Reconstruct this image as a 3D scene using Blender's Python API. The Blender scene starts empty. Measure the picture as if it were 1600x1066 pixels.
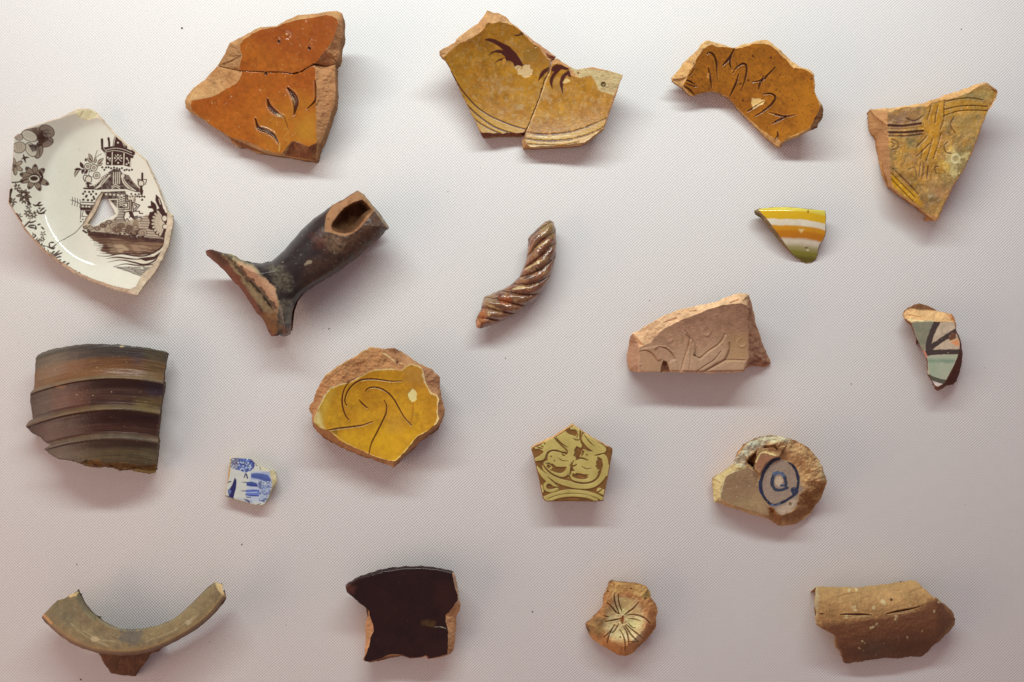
import bpy, math, random
import numpy as np

# ------------------------------------------------------------------ camera, world, lamps
S = 1 / 3000.0            # metres per photo pixel on the board (the photo is 1600 x 1066)
HC = 1400.0               # camera height above the board, in the same pixels
scn = bpy.context.scene
COL = scn.collection
cd = bpy.data.cameras.new('camera')
cam = bpy.data.objects.new('camera', cd)
COL.objects.link(cam)
cam.location = (0, 0, HC * S)
cd.sensor_width = 36
cd.lens = 18 / (800 / HC)
cd.clip_start = 0.01
cd.clip_end = 50
scn.camera = cam

w = bpy.data.worlds.new('World')
scn.world = w
w.use_nodes = True
bg = w.node_tree.nodes['Background']
bg.inputs[0].default_value = (1.0, 0.70, 0.715, 1)
bg.inputs[1].default_value = 0.275

def area(name, loc, target, sx, sy, power, col):
    l = bpy.data.lights.new(name, 'AREA')
    l.shape = 'RECTANGLE'
    l.size, l.size_y = sx, sy
    l.energy = power
    l.color = col
    o = bpy.data.objects.new(name, l)
    COL.objects.link(o)
    o.location = loc
    d = [t - a for t, a in zip(target, loc)]
    import mathutils
    o.rotation_euler = mathutils.Vector(d).to_track_quat('-Z', 'Y').to_euler()
    return o

# the case's LED strip: a row of short lamps along the top of the display
NL = 41
for i in range(NL):
    x = -114 + (i - (NL - 1) / 2) / ((NL - 1) / 2) * 862
    area('led_strip_lamp', (x * S, (533 + 540) * S, 900 * S), (x * S, -100 * S, 0), 0.014, 0.032, 0.0530, (0.905, 1.0, 0.972))
# the warm room to the left of the open case
area('warm_room_lamp', (-0.96, -0.26, 0.41), (-0.1, -0.05, 0), 0.8, 0.5, 3.5, (1.0, 0.68, 0.50))

scn.view_settings.view_transform = 'Standard'
scn.view_settings.look = 'None'
scn.view_settings.exposure = 0.01
scn.view_settings.gamma = 1
scn.render.engine = 'CYCLES'

# ------------------------------------------------------------------ number helpers
def lin(c):
    c = np.asarray(c, float) / 255.0
    return np.where(c <= 0.04045, c / 12.92, ((c + 0.055) / 1.055) ** 2.4)

def P(s):
    return np.array([[float(a) for a in t.split(',')] for t in s.split()])

class Crop:
    """reads points measured on an enlarged detail"""
    def __init__(s, x, y, k): s.o = np.array([x, y], float); s.k = k
    def __call__(s, t):
        p = P(t) if isinstance(t, str) else np.asarray(t, float)
        q = p.copy().astype(float); q[:, :2] = p[:, :2] / s.k + s.o
        return q

TABS = {}
def vnoise(x, y, seed):
    if seed not in TABS: TABS[seed] = np.random.RandomState(seed).rand(256, 256)
    T = TABS[seed]
    xi = np.floor(x).astype(int); yi = np.floor(y).astype(int)
    fx = x - xi; fy = y - yi
    fx = fx * fx * (3 - 2 * fx); fy = fy * fy * (3 - 2 * fy)
    a = T[xi & 255, yi & 255]; b = T[(xi + 1) & 255, yi & 255]
    c = T[xi & 255, (yi + 1) & 255]; d = T[(xi + 1) & 255, (yi + 1) & 255]
    return (a * (1 - fx) + b * fx) * (1 - fy) + (c * (1 - fx) + d * fx) * fy

def fbm(x, y, period, octv=4, seed=0):
    r = 0; amp = 1; tot = 0
    for k in range(octv):
        f = 2 ** k / period
        r = r + amp * (vnoise(x * f + 17.3 * k, y * f + 5.1 * k, seed + k) * 2 - 1)
        tot += amp; amp *= 0.55
    return r / tot * 1.6

def sstep(a, b, x):
    t = np.clip((x - a) / (b - a), 0, 1)
    return t * t * (3 - 2 * t)

def rough_poly(p, amp, sp, rs):
    """subdivide a closed outline and give it a broken, uneven line; extra columns are interpolated"""
    out = []
    n = len(p)
    s0 = rs.rand() * 200; acc = 0.0
    for i in range(n):
        a, b = p[i], p[(i + 1) % n]
        L = math.hypot(*(b - a)[:2])
        m = max(1, int(L / sp))
        nx, ny = (-(b - a)[1] / (L + 1e-9), (b - a)[0] / (L + 1e-9))
        for k in range(m):
            q = a + (b - a) * k / m
            q = q.copy()
            e = np.array([s0 + acc + L * k / m]); j = amp * (1.5 * fbm(e, e * 0.37, 8.0, 3, 901)[0] + rs.normal(0, 0.3)) * (0.6 if k == 0 else 1)
            q[0] += nx * j; q[1] += ny * j
            out.append(q)
        acc += L
    return np.array(out)

def nearest(u, v, poly, closed=True):
    """distance to a polyline, nearest point and interpolated extra columns"""
    A = poly if closed else poly[:-1]
    B = np.roll(poly, -1, 0) if closed else poly[1:]
    n = len(u)
    D = np.empty(n); I = np.empty(n, int); T = np.empty(n)
    dx = B[:, 0] - A[:, 0]; dy = B[:, 1] - A[:, 1]
    L2 = dx * dx + dy * dy + 1e-12
    ch = max(1, int(4e6 / len(A)))
    for s in range(0, n, ch):
        uu = u[s:s + ch, None] - A[None, :, 0]; vv = v[s:s + ch, None] - A[None, :, 1]
        t = np.clip((uu * dx + vv * dy) / L2, 0, 1)
        d = (uu - t * dx) ** 2 + (vv - t * dy) ** 2
        i = d.argmin(1); r = np.arange(len(i))
        D[s:s + ch] = np.sqrt(d[r, i]); I[s:s + ch] = i; T[s:s + ch] = t[r, i]
    Q = A[I] + (B[I] - A[I]) * T[:, None]
    return D, Q, (I + T) / max(1, len(A))

def inside(u, v, poly):
    A = poly; B = np.roll(poly, -1, 0)
    r = np.zeros(len(u), bool)
    for a, b in zip(A, B):
        if a[1] == b[1]: continue
        c = (a[1] > v) != (b[1] > v)
        r ^= c & (u < (b[0] - a[0]) * (v - a[1]) / (b[1] - a[1]) + a[0])
    return r

def spline(p, per=6):
    if len(p) < 3: return p
    q = np.vstack([2 * p[0] - p[1], p, 2 * p[-1] - p[-2]])
    out = []
    for i in range(1, len(q) - 2):
        for k in range(per):
            t = k / per
            out.append(0.5 * (2 * q[i] + (q[i + 1] - q[i - 1]) * t + (2 * q[i - 1] - 5 * q[i] + 4 * q[i + 1] - q[i + 2]) * t * t
                              + (-q[i - 1] + 3 * q[i] - 3 * q[i + 1] + q[i + 2]) * t ** 3))
    out.append(p[-1])
    return np.array(out)

def canvas_lin(u, v):
    """how bright the white canvas reads near a fragment; used to turn seen colours into base colours"""
    rows = np.array([[229, 231, 224], [215, 215, 212], [198, 188, 181], [172, 160, 153]])
    c = np.array([np.interp(v, [0, 285, 635, 1000], rows[:, k]) for k in range(3)])
    return lin(c) * (1 - 0.27 * np.clip((u - 900) / 665, 0, 1) - 0.06 * np.clip((400 - u) / 400, 0, 1))

# ------------------------------------------------------------------ one sherd surface
class Field:
    def __init__(s, O, G=None, step=1.0, seed=1, jit=0.6, jitG=0.5, holes=(), bare=(), zf=None, zo=None, frac=0.8, crop=None, rnd=(2.0, 1.0), neutral=False):
        rs = np.random.RandomState(seed); s.rs = rs; s.seed = seed; s.crop = crop; s.step = step
        O = rough_poly(O, jit, 3.0, rs); s.O = O
        s.G = None if G is None else rough_poly(G, jitG, 3.0, rs)
        s.holes = [rough_poly(h, 0.3, 3.0, rs) for h in holes]
        s.bare = list(bare)
        x0, y0 = O[:, :2].min(0) - 2 * step; x1, y1 = O[:, :2].max(0) + 2 * step
        nu = int((x1 - x0) / step) + 1; nv = int((y1 - y0) / step) + 1
        uu = x0 + np.arange(nu) * step; vv = y0 + np.arange(nv) * step
        cu, cv = np.meshgrid(uu[:-1] + step / 2, vv[:-1] + step / 2, indexing='ij')
        cu = cu.ravel(); cv = cv.ravel()
        keep = inside(cu, cv, O)
        for h in s.holes: keep &= ~inside(cu, cv, h)
        ci = np.nonzero(keep)[0]
        i = ci // (nv - 1); j = ci % (nv - 1)
        def vid(a, b): return a * nv + b
        q = np.stack([vid(i, j), vid(i, j + 1), vid(i + 1, j + 1), vid(i + 1, j)], 1)
        used, inv = np.unique(q.ravel(), return_inverse=True)
        s.quads = inv.reshape(-1, 4)
        s.u = uu[used // nv].copy(); s.v = vv[used % nv].copy()
        s.cu = cu[ci]; s.cv = cv[ci]
        n = len(used); s.n = n
        s.bedges = s.border(s.quads)
        # lay the border on the outline itself
        bv = np.unique(s.bedges)
        loops = [O] + s.holes
        best = None
        for lp in loops:
            D, Q, _ = nearest(s.u[bv], s.v[bv], lp)
            if best is None: best = (D, Q[:, :2])
            else:
                m = D < best[0]
                best = (np.where(m, D, best[0]), np.where(m[:, None], Q[:, :2], best[1]))
        s.u[bv], s.v[bv] = best[1][:, 0], best[1][:, 1]
        # which cells are glazed
        if s.G is not None:
            g = inside(s.cu, s.cv, s.G)
            for b in s.bare: g &= ~inside(s.cu, s.cv, b)
            s.gl = g
            eg = s.border(s.quads[g]); iv = np.setdiff1d(np.unique(eg), bv)
            if len(iv):
                D, Q, _ = nearest(s.u[iv], s.v[iv], s.G)
                m = D < step * 1.2
                s.u[iv[m]], s.v[iv[m]] = Q[m, 0], Q[m, 1]
        else:
            s.gl = np.ones(len(s.cu), bool)
        s.dO, QO, s.parO = nearest(s.u, s.v, O)
        s.zf = zf
        z = zf(s.u, s.v)
        s.fr = np.zeros(n)
        if s.G is not None:
            ing = inside(s.u, s.v, s.G)
            dG, QG, _ = nearest(s.u, s.v, s.G)
            dG = np.where(ing, 0, dG); s.dGin = np.where(ing, nearest(s.u, s.v, s.G)[0], 0)
            t = dG / (dG + s.dO + 1e-6)
            zg = zf(QG[:, 0], QG[:, 1])
            zO = QO[:, 2] if QO.shape[1] > 2 else (zo(QO[:, 0], QO[:, 1]) if callable(zo) else (zg + (zo or 0)))
            zfr = zg * (1 - t) + zO * t
            z = np.where(ing, z, zfr)
            s.fr = np.where(ing, 0, np.clip(dG / 2, 0, 1))
            z = z + s.fr * frac * (fbm(s.u, s.v, 11, 4, seed + 40) + 0.5 * fbm(s.u, s.v, 3.0, 2, seed + 60)) * np.clip(s.dO / 2, 0.3, 1)
        s.dE = s.dO.copy()
        for h in s.holes: s.dE = np.minimum(s.dE, nearest(s.u, s.v, h)[0])
        if rnd: z = z - rnd[1] * np.clip(1 - s.dE / rnd[0], 0, 1) ** 2
        s.z = z
        s.neutral = neutral
        s.gain = np.array([0.70, 0.715, 0.71] if neutral else [0.675, 0.70, 0.60]) / canvas_lin(s.u.mean(), s.v.mean())
        s.cB = np.tile(np.array([0.4, 0.3, 0.2]), (n, 1)); s.cG = s.cB.copy()
        s.rB = np.full(n, 0.9); s.rG = np.full(n, 0.25)

    def border(s, quads):
        if len(quads) == 0: return np.zeros((0, 2), int)
        a = quads.ravel(); b = np.roll(quads, -1, 1).ravel()
        N = int(quads.max()) + 1
        k = a.astype(np.int64) * N + b; r = b.astype(np.int64) * N + a
        m = ~np.isin(k, r)
        return np.stack([a[m], b[m]], 1)

    def c(s, col, which='G'): return np.clip(lin(col) * s.gain * (np.array([0.95, 1.0, 1.02]) if which == 'B' and not s.neutral else 1.0), 0.004, 0.88)
    def pts(s, t, crop=None):
        c = crop or s.crop
        if c is not None: return c(t)
        return P(t) if isinstance(t, str) else np.asarray(t, float)
    def k(s, crop=None):
        c = crop or s.crop
        return c.k if c else 1.0

    # base colours, mottled between two tones
    def base(s, which, c1, c2, period=25, bias=0.0, seed=5, sharp=1.0, rough=None, grain=0.14):
        f = np.clip(0.5 + 0.5 * sharp * fbm(s.u, s.v, period, 5, s.seed + seed) + bias, 0, 1)[:, None]
        arr = (s.c(c1, which) * (1 - f) + s.c(c2, which) * f) * (1 + grain * fbm(s.u, s.v, 4.5, 3, s.seed + 15) + 0.6 * grain * fbm(s.u, s.v, 12, 3, s.seed + 16))[:, None]
        if which == 'B':
            s.cB = arr
            if rough is not None: s.rB[:] = rough
        else:
            s.cG = arr
            if rough is not None: s.rG[:] = rough

    def mix(s, m, col, which='G', idx=None, rough=None):
        arr = s.cG if which == 'G' else s.cB
        ra = s.rG if which == 'G' else s.rB
        cc = s.c(col, which)
        if idx is None:
            arr[:] = arr * (1 - m[:, None]) + cc * m[:, None]
            if rough is not None: ra[:] = ra * (1 - m) + rough * m
        else:
            arr[idx] = arr[idx] * (1 - m[:, None]) + cc * m[:, None]
            if rough is not None: ra[idx] = ra[idx] * (1 - m) + rough * m

    def near(s, p, pad):
        lo = p[:, :2].min(0) - pad; hi = p[:, :2].max(0) + pad
        return np.nonzero((s.u > lo[0]) & (s.u < hi[0]) & (s.v > lo[1]) & (s.v < hi[1]))[0]

    def stroke(s, t, w, col, depth=0.0, taper=(1, 1), alpha=1.0, soft=0.8, which='G', crop=None, smooth=True, rough=None, lip=0.0, wob=0.0):
        p = s.pts(t, crop); w = w / s.k(crop)
        if smooth: p = spline(p)
        ix = s.near(p, w + 3)
        if len(ix) == 0: return
        D, Q, par = nearest(s.u[ix], s.v[ix], p, False)
        ww = w * (taper[0] + (1 - taper[0]) * np.clip(par / 0.35, 0, 1)) * (taper[1] + (1 - taper[1]) * np.clip((1 - par) / 0.35, 0, 1))
        if wob: ww = ww * (1 + wob * fbm(s.u[ix], s.v[ix], 6, 3, s.seed + 9))
        m = np.clip((ww / 2 - D) / soft + 0.5, 0, 1)
        if col is not None: s.mix(m * alpha, col, which, ix, rough)
        if depth: s.z[ix] -= depth * sstep(0, 1, np.clip((ww / 2 + 0.5 - D) / (ww / 2 + 0.5), 0, 1) * 1.4)
        if lip: s.z[ix] += lip * np.exp(-((D - ww / 2 - 1.2) / 1.0) ** 2)

    def poly(s, t, col, alpha=1.0, soft=1.0, depth=0.0, which='G', crop=None, rough=None, mott=0.0, mper=6, rag=0.0):
        p = s.pts(t, crop)
        ix = s.near(p, 4 + rag)
        if len(ix) == 0: return
        D, _, _ = nearest(s.u[ix], s.v[ix], p)
        sd = np.where(inside(s.u[ix], s.v[ix], p), D, -D)
        if rag: sd = sd + rag * fbm(s.u[ix], s.v[ix], 8, 4, s.seed + 21)
        m = np.clip(sd / soft + 0.5, 0, 1)
        if mott: m = m * np.clip(1 - mott * (0.5 + 0.8 * fbm(s.u[ix], s.v[ix], mper, 3, s.seed + 31)), 0, 1)
        if col is not None: s.mix(m * alpha, col, which, ix, rough)
        if depth: s.z[ix] -= depth * np.clip(sd / 2.5 + 0.3, 0, 1)

    def ell(s, cx, cy, rx, ry, col, rot=0.0, alpha=1.0, ring=0.0, which='G', crop=None, depth=0.0, rough=None, rag=0.0, soft=0.8):
        c0 = s.pts([[cx, cy]], crop)[0]; k = s.k(crop); rx /= k; ry /= k; ring /= k
        R = max(rx, ry) + 3 + ring
        ix = np.nonzero((abs(s.u - c0[0]) < R) & (abs(s.v - c0[1]) < R))[0]
        if len(ix) == 0: return
        du = s.u[ix] - c0[0]; dv = s.v[ix] - c0[1]
        a = du * math.cos(rot) + dv * math.sin(rot); b = -du * math.sin(rot) + dv * math.cos(rot)
        d = (np.hypot(a / rx, b / ry) - 1) * min(rx, ry)
        if rag: d = d + rag * fbm(s.u[ix], s.v[ix], 5, 3, s.seed + 77)
        if ring: m = np.clip((ring / 2 - abs(d)) / soft + 0.5, 0, 1)
        else: m = np.clip(-d / soft + 0.5, 0, 1)
        if col is not None: s.mix(m * alpha, col, which, ix, rough)
        if depth: s.z[ix] -= depth * m

    def dots(s, t, r, col, crop=None, which='G', alpha=1.0, depth=0.0):
        for x, y in (P(t) if isinstance(t, str) else t): s.ell(x, y, r, r, col, crop=crop, which=which, alpha=alpha, depth=depth)

    def specks(s, n, col, rmin, rmax, alpha=0.8, which='G', seed=3, depth=0.0, rough=None):
        rs = np.random.RandomState(s.seed * 7 + seed)
        for i in rs.randint(0, s.n, n):
            r = rmin + (rmax - rmin) * rs.rand() ** 2
            ix = np.nonzero((abs(s.u - s.u[i]) < r + 2) & (abs(s.v - s.v[i]) < r + 2))[0]
            d = np.hypot(s.u[ix] - s.u[i], (s.v[ix] - s.v[i]) * (0.7 + 0.6 * rs.rand()))
            m = np.clip((r - d) / 0.8 + 0.5, 0, 1)
            s.mix(m * alpha * (0.5 + 0.5 * rs.rand()), col, which, ix, rough)
            if depth: s.z[ix] -= depth * m

    # -------------------------------------------------------------- meshes
    def world(s, u, v, z):
        f = (HC - z) / HC
        return np.stack([(u - 800) * S * f, (533 - v) * S * f, z * S], 1)

    def meshes(s, thick=20.0, back=None, parts=None, wall=None, wallrough=0.92, taper=0.0, zfloor=0.6, under=0.28):
        """returns {part name: (verts, quads, colours)}; parts maps a part name to a cell mask"""
        top = s.world(s.u, s.v, s.z)
        zb = back(s) if callable(back) else np.maximum(zfloor, s.z - thick)
        zb = np.minimum(zb, s.z - 0.4)
        bot = top.copy(); bot[:, 2] = zb * S
        if taper:
            cx, cy = top[:, :2].mean(0)
            k = 1 - taper * np.clip((s.z - zb) / 40, 0, 1)
            bot[:, 0] = cx + (bot[:, 0] - cx) * k; bot[:, 1] = cy + (bot[:, 1] - cy) * k
        cB = np.hstack([s.cB, s.rB[:, None]]); cG = np.hstack([s.cG, s.rG[:, None]])
        res = {}
        def sub(q, colr):
            ids, inv = np.unique(q.ravel(), return_inverse=True)
            return top[ids], inv.reshape(-1, 4), colr[ids]
        body = ~s.gl
        for nm, m in (parts or {}).items():
            mm = s.gl & m
            if mm.any(): res[nm] = sub(s.quads[mm], cG)
        V, Q, K = [], [], []
        off = 0
        if body.any():
            a, b, c = sub(s.quads[body], cB); V.append(a); Q.append(b); K.append(c); off += len(a)
        # the broken wall below the border
        e = s.bedges
        ids, inv = np.unique(e.ravel(), return_inverse=True); e2 = inv.reshape(-1, 2)
        NR = 6; rings = []
        a = top[ids]; b = bot[ids]
        cw = cB[ids].copy()
        if wall is not None:
            cw[:, :3] = s.c(wall, 'B') * (1 + 0.18 * fbm(s.u[ids], s.v[ids], 5, 3, s.seed + 3))[:, None]
        cw[:, 3] = wallrough
        hgt = (a[:, 2] - b[:, 2]) / S
        cen = a[:, :2].mean(0)
        # inward direction from the border normal
        nn = np.zeros((len(ids), 2)); d = a[e2[:, 1], :2] - a[e2[:, 0], :2]
        nrm = np.stack([-d[:, 1], d[:, 0]], 1)
        np.add.at(nn, e2[:, 0], nrm); np.add.at(nn, e2[:, 1], nrm)
        for _ in range(4):
            m2 = nn.copy(); np.add.at(m2, e2[:, 0], nn[e2[:, 1]]); np.add.at(m2, e2[:, 1], nn[e2[:, 0]]); nn = m2 / 3
        nn /= (np.linalg.norm(nn, axis=1)[:, None] + 1e-12)
        b = b.copy(); b[:, :2] += nn * (under * np.minimum(hgt, 30) * S)[:, None]
        for r in range(NR + 1):
            t = r / NR
            p = a * (1 - t) + b * t
            if 0 < r < NR:
                j = fbm(s.u[ids] * 1.0 + r * 3.1, s.v[ids] + r * 7.7, 7, 3, s.seed + 90) * 0.6 + 0.3
                p[:, :2] += nn * (np.clip(j, 0, 1.5) * S * np.clip(hgt / 10, 0, 1))[:, None]
            rings.append(p); K.append(cw * np.array([1, 1, 1, 1]))
        V += rings
        m = len(ids)
        for r in range(NR):
            o = off + r * m
            Q.append(np.stack([e2[:, 1] + o, e2[:, 0] + o, e2[:, 0] + o + m, e2[:, 1] + o + m], 1))
        off += m * (NR + 1)
        # the back
        V.append(bot); K.append(np.hstack([cw[:1, :3].repeat(s.n, 0), np.full((s.n, 1), 0.9)]))
        kb = (s.dE - under * np.minimum(s.z - zb, 30))[s.quads].min(1) > 0
        Q.append(s.quads[kb][:, ::-1] + off)
        res['BODY'] = (np.vstack(V), np.vstack(Q), np.vstack(K))
        return res

def make_mesh(name, data, mat, parent, origin):
    V, Q, K = data
    me = bpy.data.meshes.new(name)
    n = len(V); f = len(Q)
    me.vertices.add(n); me.loops.add(f * 4); me.polygons.add(f)
    me.vertices.foreach_set('co', (V - np.array(origin)).astype(np.float32).ravel())
    me.loops.foreach_set('vertex_index', Q.astype(np.int32).ravel())
    me.polygons.foreach_set('loop_start', np.arange(0, f * 4, 4, dtype=np.int32))
    me.polygons.foreach_set('use_smooth', np.ones(f, bool))
    me.update(calc_edges=True)
    at = me.color_attributes.new('Col', 'FLOAT_COLOR', 'POINT')
    at.data.foreach_set('color', np.clip(K, 0, 1).astype(np.float32).ravel())
    me.materials.append(mat)
    o = bpy.data.objects.new(name, me)
    COL.objects.link(o)
    if parent is not None: o.parent = parent
    return o

GROUP = 'pottery fragments laid out on the white canvas'
def thing(name, label, cat, px, py):
    o = bpy.data.objects.new(name, None)
    COL.objects.link(o)
    o.empty_display_size = 0.01
    o.location = ((px - 800) * S, (533 - py) * S, 0)
    o['label'] = label; o['category'] = cat; o['group'] = GROUP
    return o

# ------------------------------------------------------------------ materials
def new_mat(name):
    m = bpy.data.materials.new(name); m.use_nodes = True
    nt = m.node_tree
    return m, nt, nt.nodes['Principled BSDF']

def ceramic(name, grain=3.0, bump=0.15, vary=0.25, coat=0.0, dark=0.0, spec=0.5, fine=1.2):
    """colour and roughness come from the painted clay/glaze; noise gives grain, pores and fine relief"""
    m, nt, b = new_mat(name)
    N = nt.nodes; L = nt.links
    at = N.new('ShaderNodeAttribute'); at.attribute_name = 'Col'
    tc = N.new('ShaderNodeTexCoord')
    n1 = N.new('ShaderNodeTexNoise'); n1.inputs['Scale'].default_value = 3000 / grain; n1.inputs['Detail'].default_value = 5; n1.inputs['Roughness'].default_value = 0.65
    n2 = N.new('ShaderNodeTexNoise'); n2.inputs['Scale'].default_value = 3000 / (grain * 6); n2.inputs['Detail'].default_value = 4
    L.new(tc.outputs['Object'], n1.inputs['Vector']); L.new(tc.outputs['Object'], n2.inputs['Vector'])
    mr = N.new('ShaderNodeMapRange'); mr.inputs['From Min'].default_value = 0.25; mr.inputs['From Max'].default_value = 0.75
    mr.inputs['To Min'].default_value = 1 - vary; mr.inputs['To Max'].default_value = 1 + vary
    ad = N.new('ShaderNodeMath'); ad.operation = 'MULTIPLY_ADD'; ad.inputs[1].default_value = 0.6
    L.new(n1.outputs['Fac'], ad.inputs[0])
    sc = N.new('ShaderNodeMath'); sc.operation = 'MULTIPLY'; sc.inputs[1].default_value = 0.4
    L.new(n2.outputs['Fac'], sc.inputs[0]); L.new(sc.outputs[0], ad.inputs[2])
    L.new(ad.outputs[0], mr.inputs['Value'])
    mx = N.new('ShaderNodeMix'); mx.data_type = 'RGBA'; mx.blend_type = 'MULTIPLY'; mx.inputs['Factor'].default_value = 1
    L.new(at.outputs['Color'], mx.inputs['A']); L.new(mr.outputs['Result'], mx.inputs['B'])
    L.new(mx.outputs['Result'], b.inputs['Base Color'])
    ra = N.new('ShaderNodeMath'); ra.operation = 'MULTIPLY_ADD'; ra.inputs[1].default_value = 0.275
    rb = N.new('ShaderNodeMath'); rb.operation = 'SUBTRACT'; rb.inputs[1].default_value = 0.125
    L.new(at.outputs['Alpha'], rb.inputs[0]); L.new(n2.outputs['Fac'], ra.inputs[0]); L.new(rb.outputs[0], ra.inputs[2])
    ra.use_clamp = True
    L.new(ra.outputs[0], b.inputs['Roughness'])
    n3 = N.new('ShaderNodeTexNoise'); n3.inputs['Scale'].default_value = 3000 / (grain * fine); n3.inputs['Detail'].default_value = 3
    L.new(tc.outputs['Object'], n3.inputs['Vector'])
    bp = N.new('ShaderNodeBump'); bp.inputs['Strength'].default_value = bump; bp.inputs['Distance'].default_value = 0.001
    L.new(n3.outputs['Fac'], bp.inputs['Height']); L.new(bp.outputs['Normal'], b.inputs['Normal'])
    b.inputs['Specular IOR Level'].default_value = spec
    b.inputs['Coat Weight'].default_value = coat
    b.inputs['Coat Roughness'].default_value = 0.12
    return m

M_clay = ceramic('broken_buff_clay', 2.6, 0.32, 0.26, spec=0.25)
M_red = ceramic('broken_red_clay', 2.6, 0.32, 0.28, spec=0.25)
M_cream = ceramic('cream_earthenware', 4, 0.10, 0.08, spec=0.3)
M_print = ceramic('printed_white_glaze', 5, 0.010, 0.04, coat=0.6, spec=0.5)
M_amber = ceramic('amber_lead_glaze', 2.2, 0.07, 0.20, coat=0.25)
M_yellow = ceramic('yellow_slip_glaze', 2.4, 0.09, 0.18, coat=0.12)
M_worn = ceramic('worn_mottled_glaze', 2.6, 0.30, 0.30, coat=0.0)
M_black = ceramic('black_glaze', 2.4, 0.06, 0.35, coat=0.1)
M_dark = ceramic('blackish_lead_glaze', 3, 0.03, 0.25, spec=0.45, coat=0.1)
M_stripe = ceramic('striped_tin_glaze', 3, 0.04, 0.10, coat=0.4)
M_rope = ceramic('rope_lead_glaze', 2.4, 0.12, 0.25, coat=0.7)
M_salt = ceramic('brown_salt_glaze', 2.4, 0.12, 0.25, coat=0.0)
M_matt = ceramic('unglazed_surface', 2.4, 0.28, 0.20, spec=0.3)

# ------------------------------------------------------------------ the canvas covered board
def canvas():
    m, nt, b = new_mat('white_canvas')
    N = nt.nodes; L = nt.links
    tc = N.new('ShaderNodeTexCoord')
    mp = N.new('ShaderNodeMapping'); mp.inputs['Rotation'].default_value = (0, 0, math.radians(2.0))
    L.new(tc.outputs['Object'], mp.inputs['Vector'])
    # threads wander a little
    nz = N.new('ShaderNodeTexNoise'); nz.inputs['Scale'].default_value = 60; nz.inputs['Detail'].default_value = 3
    L.new(mp.outputs['Vector'], nz.inputs['Vector'])
    sb = N.new('ShaderNodeVectorMath'); sb.operation = 'MULTIPLY_ADD'
    sb.inputs[1].default_value = (0.0009, 0.0009, 0)
    L.new(nz.outputs['Color'], sb.inputs[0]); L.new(mp.outputs['Vector'], sb.inputs[2])
    sx = N.new('ShaderNodeSeparateXYZ'); L.new(sb.outputs[0], sx.inputs[0])
    k = 2 * math.pi / (4.7 * S)
    def sn(out):
        a = N.new('ShaderNodeMath'); a.operation = 'MULTIPLY'; a.inputs[1].default_value = k
        c = N.new('ShaderNodeMath'); c.operation = 'SINE'
        L.new(out, a.inputs[0]); L.new(a.outputs[0], c.inputs[0]); return c.outputs[0]
    pr = N.new('ShaderNodeMath'); pr.operation = 'MULTIPLY'
    L.new(sn(sx.outputs['X']), pr.inputs[0]); L.new(sn(sx.outputs['Y']), pr.inputs[1])
    n2 = N.new('ShaderNodeTexNoise'); n2.inputs['Scale'].default_value = 900; n2.inputs['Detail'].default_value = 3
    L.new(mp.outputs['Vector'], n2.inputs['Vector'])
    ad = N.new('ShaderNodeMath'); ad.operation = 'MULTIPLY_ADD'; ad.inputs[1].default_value = 0.9
    L.new(n2.outputs['Fac'], ad.inputs[0]); L.new(pr.outputs[0], ad.inputs[2])
    bp = N.new('ShaderNodeBump'); bp.inputs['Strength'].default_value = 0.30; bp.inputs['Distance'].default_value = 0.0005
    L.new(ad.outputs[0], bp.inputs['Height']); L.new(bp.outputs['Normal'], b.inputs['Normal'])
    n4 = N.new('ShaderNodeTexNoise'); n4.inputs['Scale'].default_value = 9; n4.inputs['Detail'].default_value = 5
    L.new(tc.outputs['Object'], n4.inputs['Vector'])
    mr = N.new('ShaderNodeMapRange'); mr.inputs['To Min'].default_value = 0.97; mr.inputs['To Max'].default_value = 1.03
    L.new(n4.outputs['Fac'], mr.inputs['Value'])
    mw = N.new('ShaderNodeMapRange'); mw.inputs['From Min'].default_value = -1; mw.inputs['To Min'].default_value = 0.95; mw.inputs['To Max'].default_value = 1.03
    L.new(pr.outputs[0], mw.inputs['Value'])
    mm = N.new('ShaderNodeMath'); mm.operation = 'MULTIPLY'; L.new(mr.outputs[0], mm.inputs[0]); L.new(mw.outputs[0], mm.inputs[1])
    mx = N.new('ShaderNodeMix'); mx.data_type = 'RGBA'; mx.blend_type = 'MULTIPLY'; mx.inputs['Factor'].default_value = 1
    mx.inputs['A'].default_value = (0.80, 0.795, 0.785, 1)
    L.new(mm.outputs[0], mx.inputs['B']); L.new(mx.outputs['Result'], b.inputs['Base Color'])
    b.inputs['Roughness'].default_value = 0.85
    b.inputs['Specular IOR Level'].default_value = 0.2
    me = bpy.data.meshes.new('canvas_board')
    a, t = 0.62, 0.02
    me.from_pydata([(-a, -a, -t), (a, -a, -t), (a, a, -t), (-a, a, -t), (-a, -a, 0), (a, -a, 0), (a, a, 0), (-a, a, 0)], [],
                   [(3, 2, 1, 0), (4, 5, 6, 7), (0, 1, 5, 4), (1, 2, 6, 5), (2, 3, 7, 6), (3, 0, 4, 7)])
    me.materials.append(m)
    o = bpy.data.objects.new('canvas_board', me); COL.objects.link(o)
    o['kind'] = 'structure'
    o['label'] = 'white canvas covered display board under all the fragments'
canvas()

def finish(root, f, glaze, mg, body, mb, **kw):
    """one clay body and one glazed surface under the thing"""
    r = f.meshes(parts={glaze: np.ones(len(f.cu), bool)} if glaze else None, **kw)
    org = tuple(root.location)
    out = {}
    for nm, d in r.items():
        if nm == 'BODY': out[nm] = make_mesh(body, d, mb, root, org)
        else: out[nm] = make_mesh(nm, d, mg, root, org)
    return out

def bowl(cx, cy, z0, flat, k, slope=None):
    return lambda u, v: z0 + k * np.maximum(0, np.hypot(u - cx, v - cy) - flat) ** 1.0

INK = (62, 36, 30)
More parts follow.
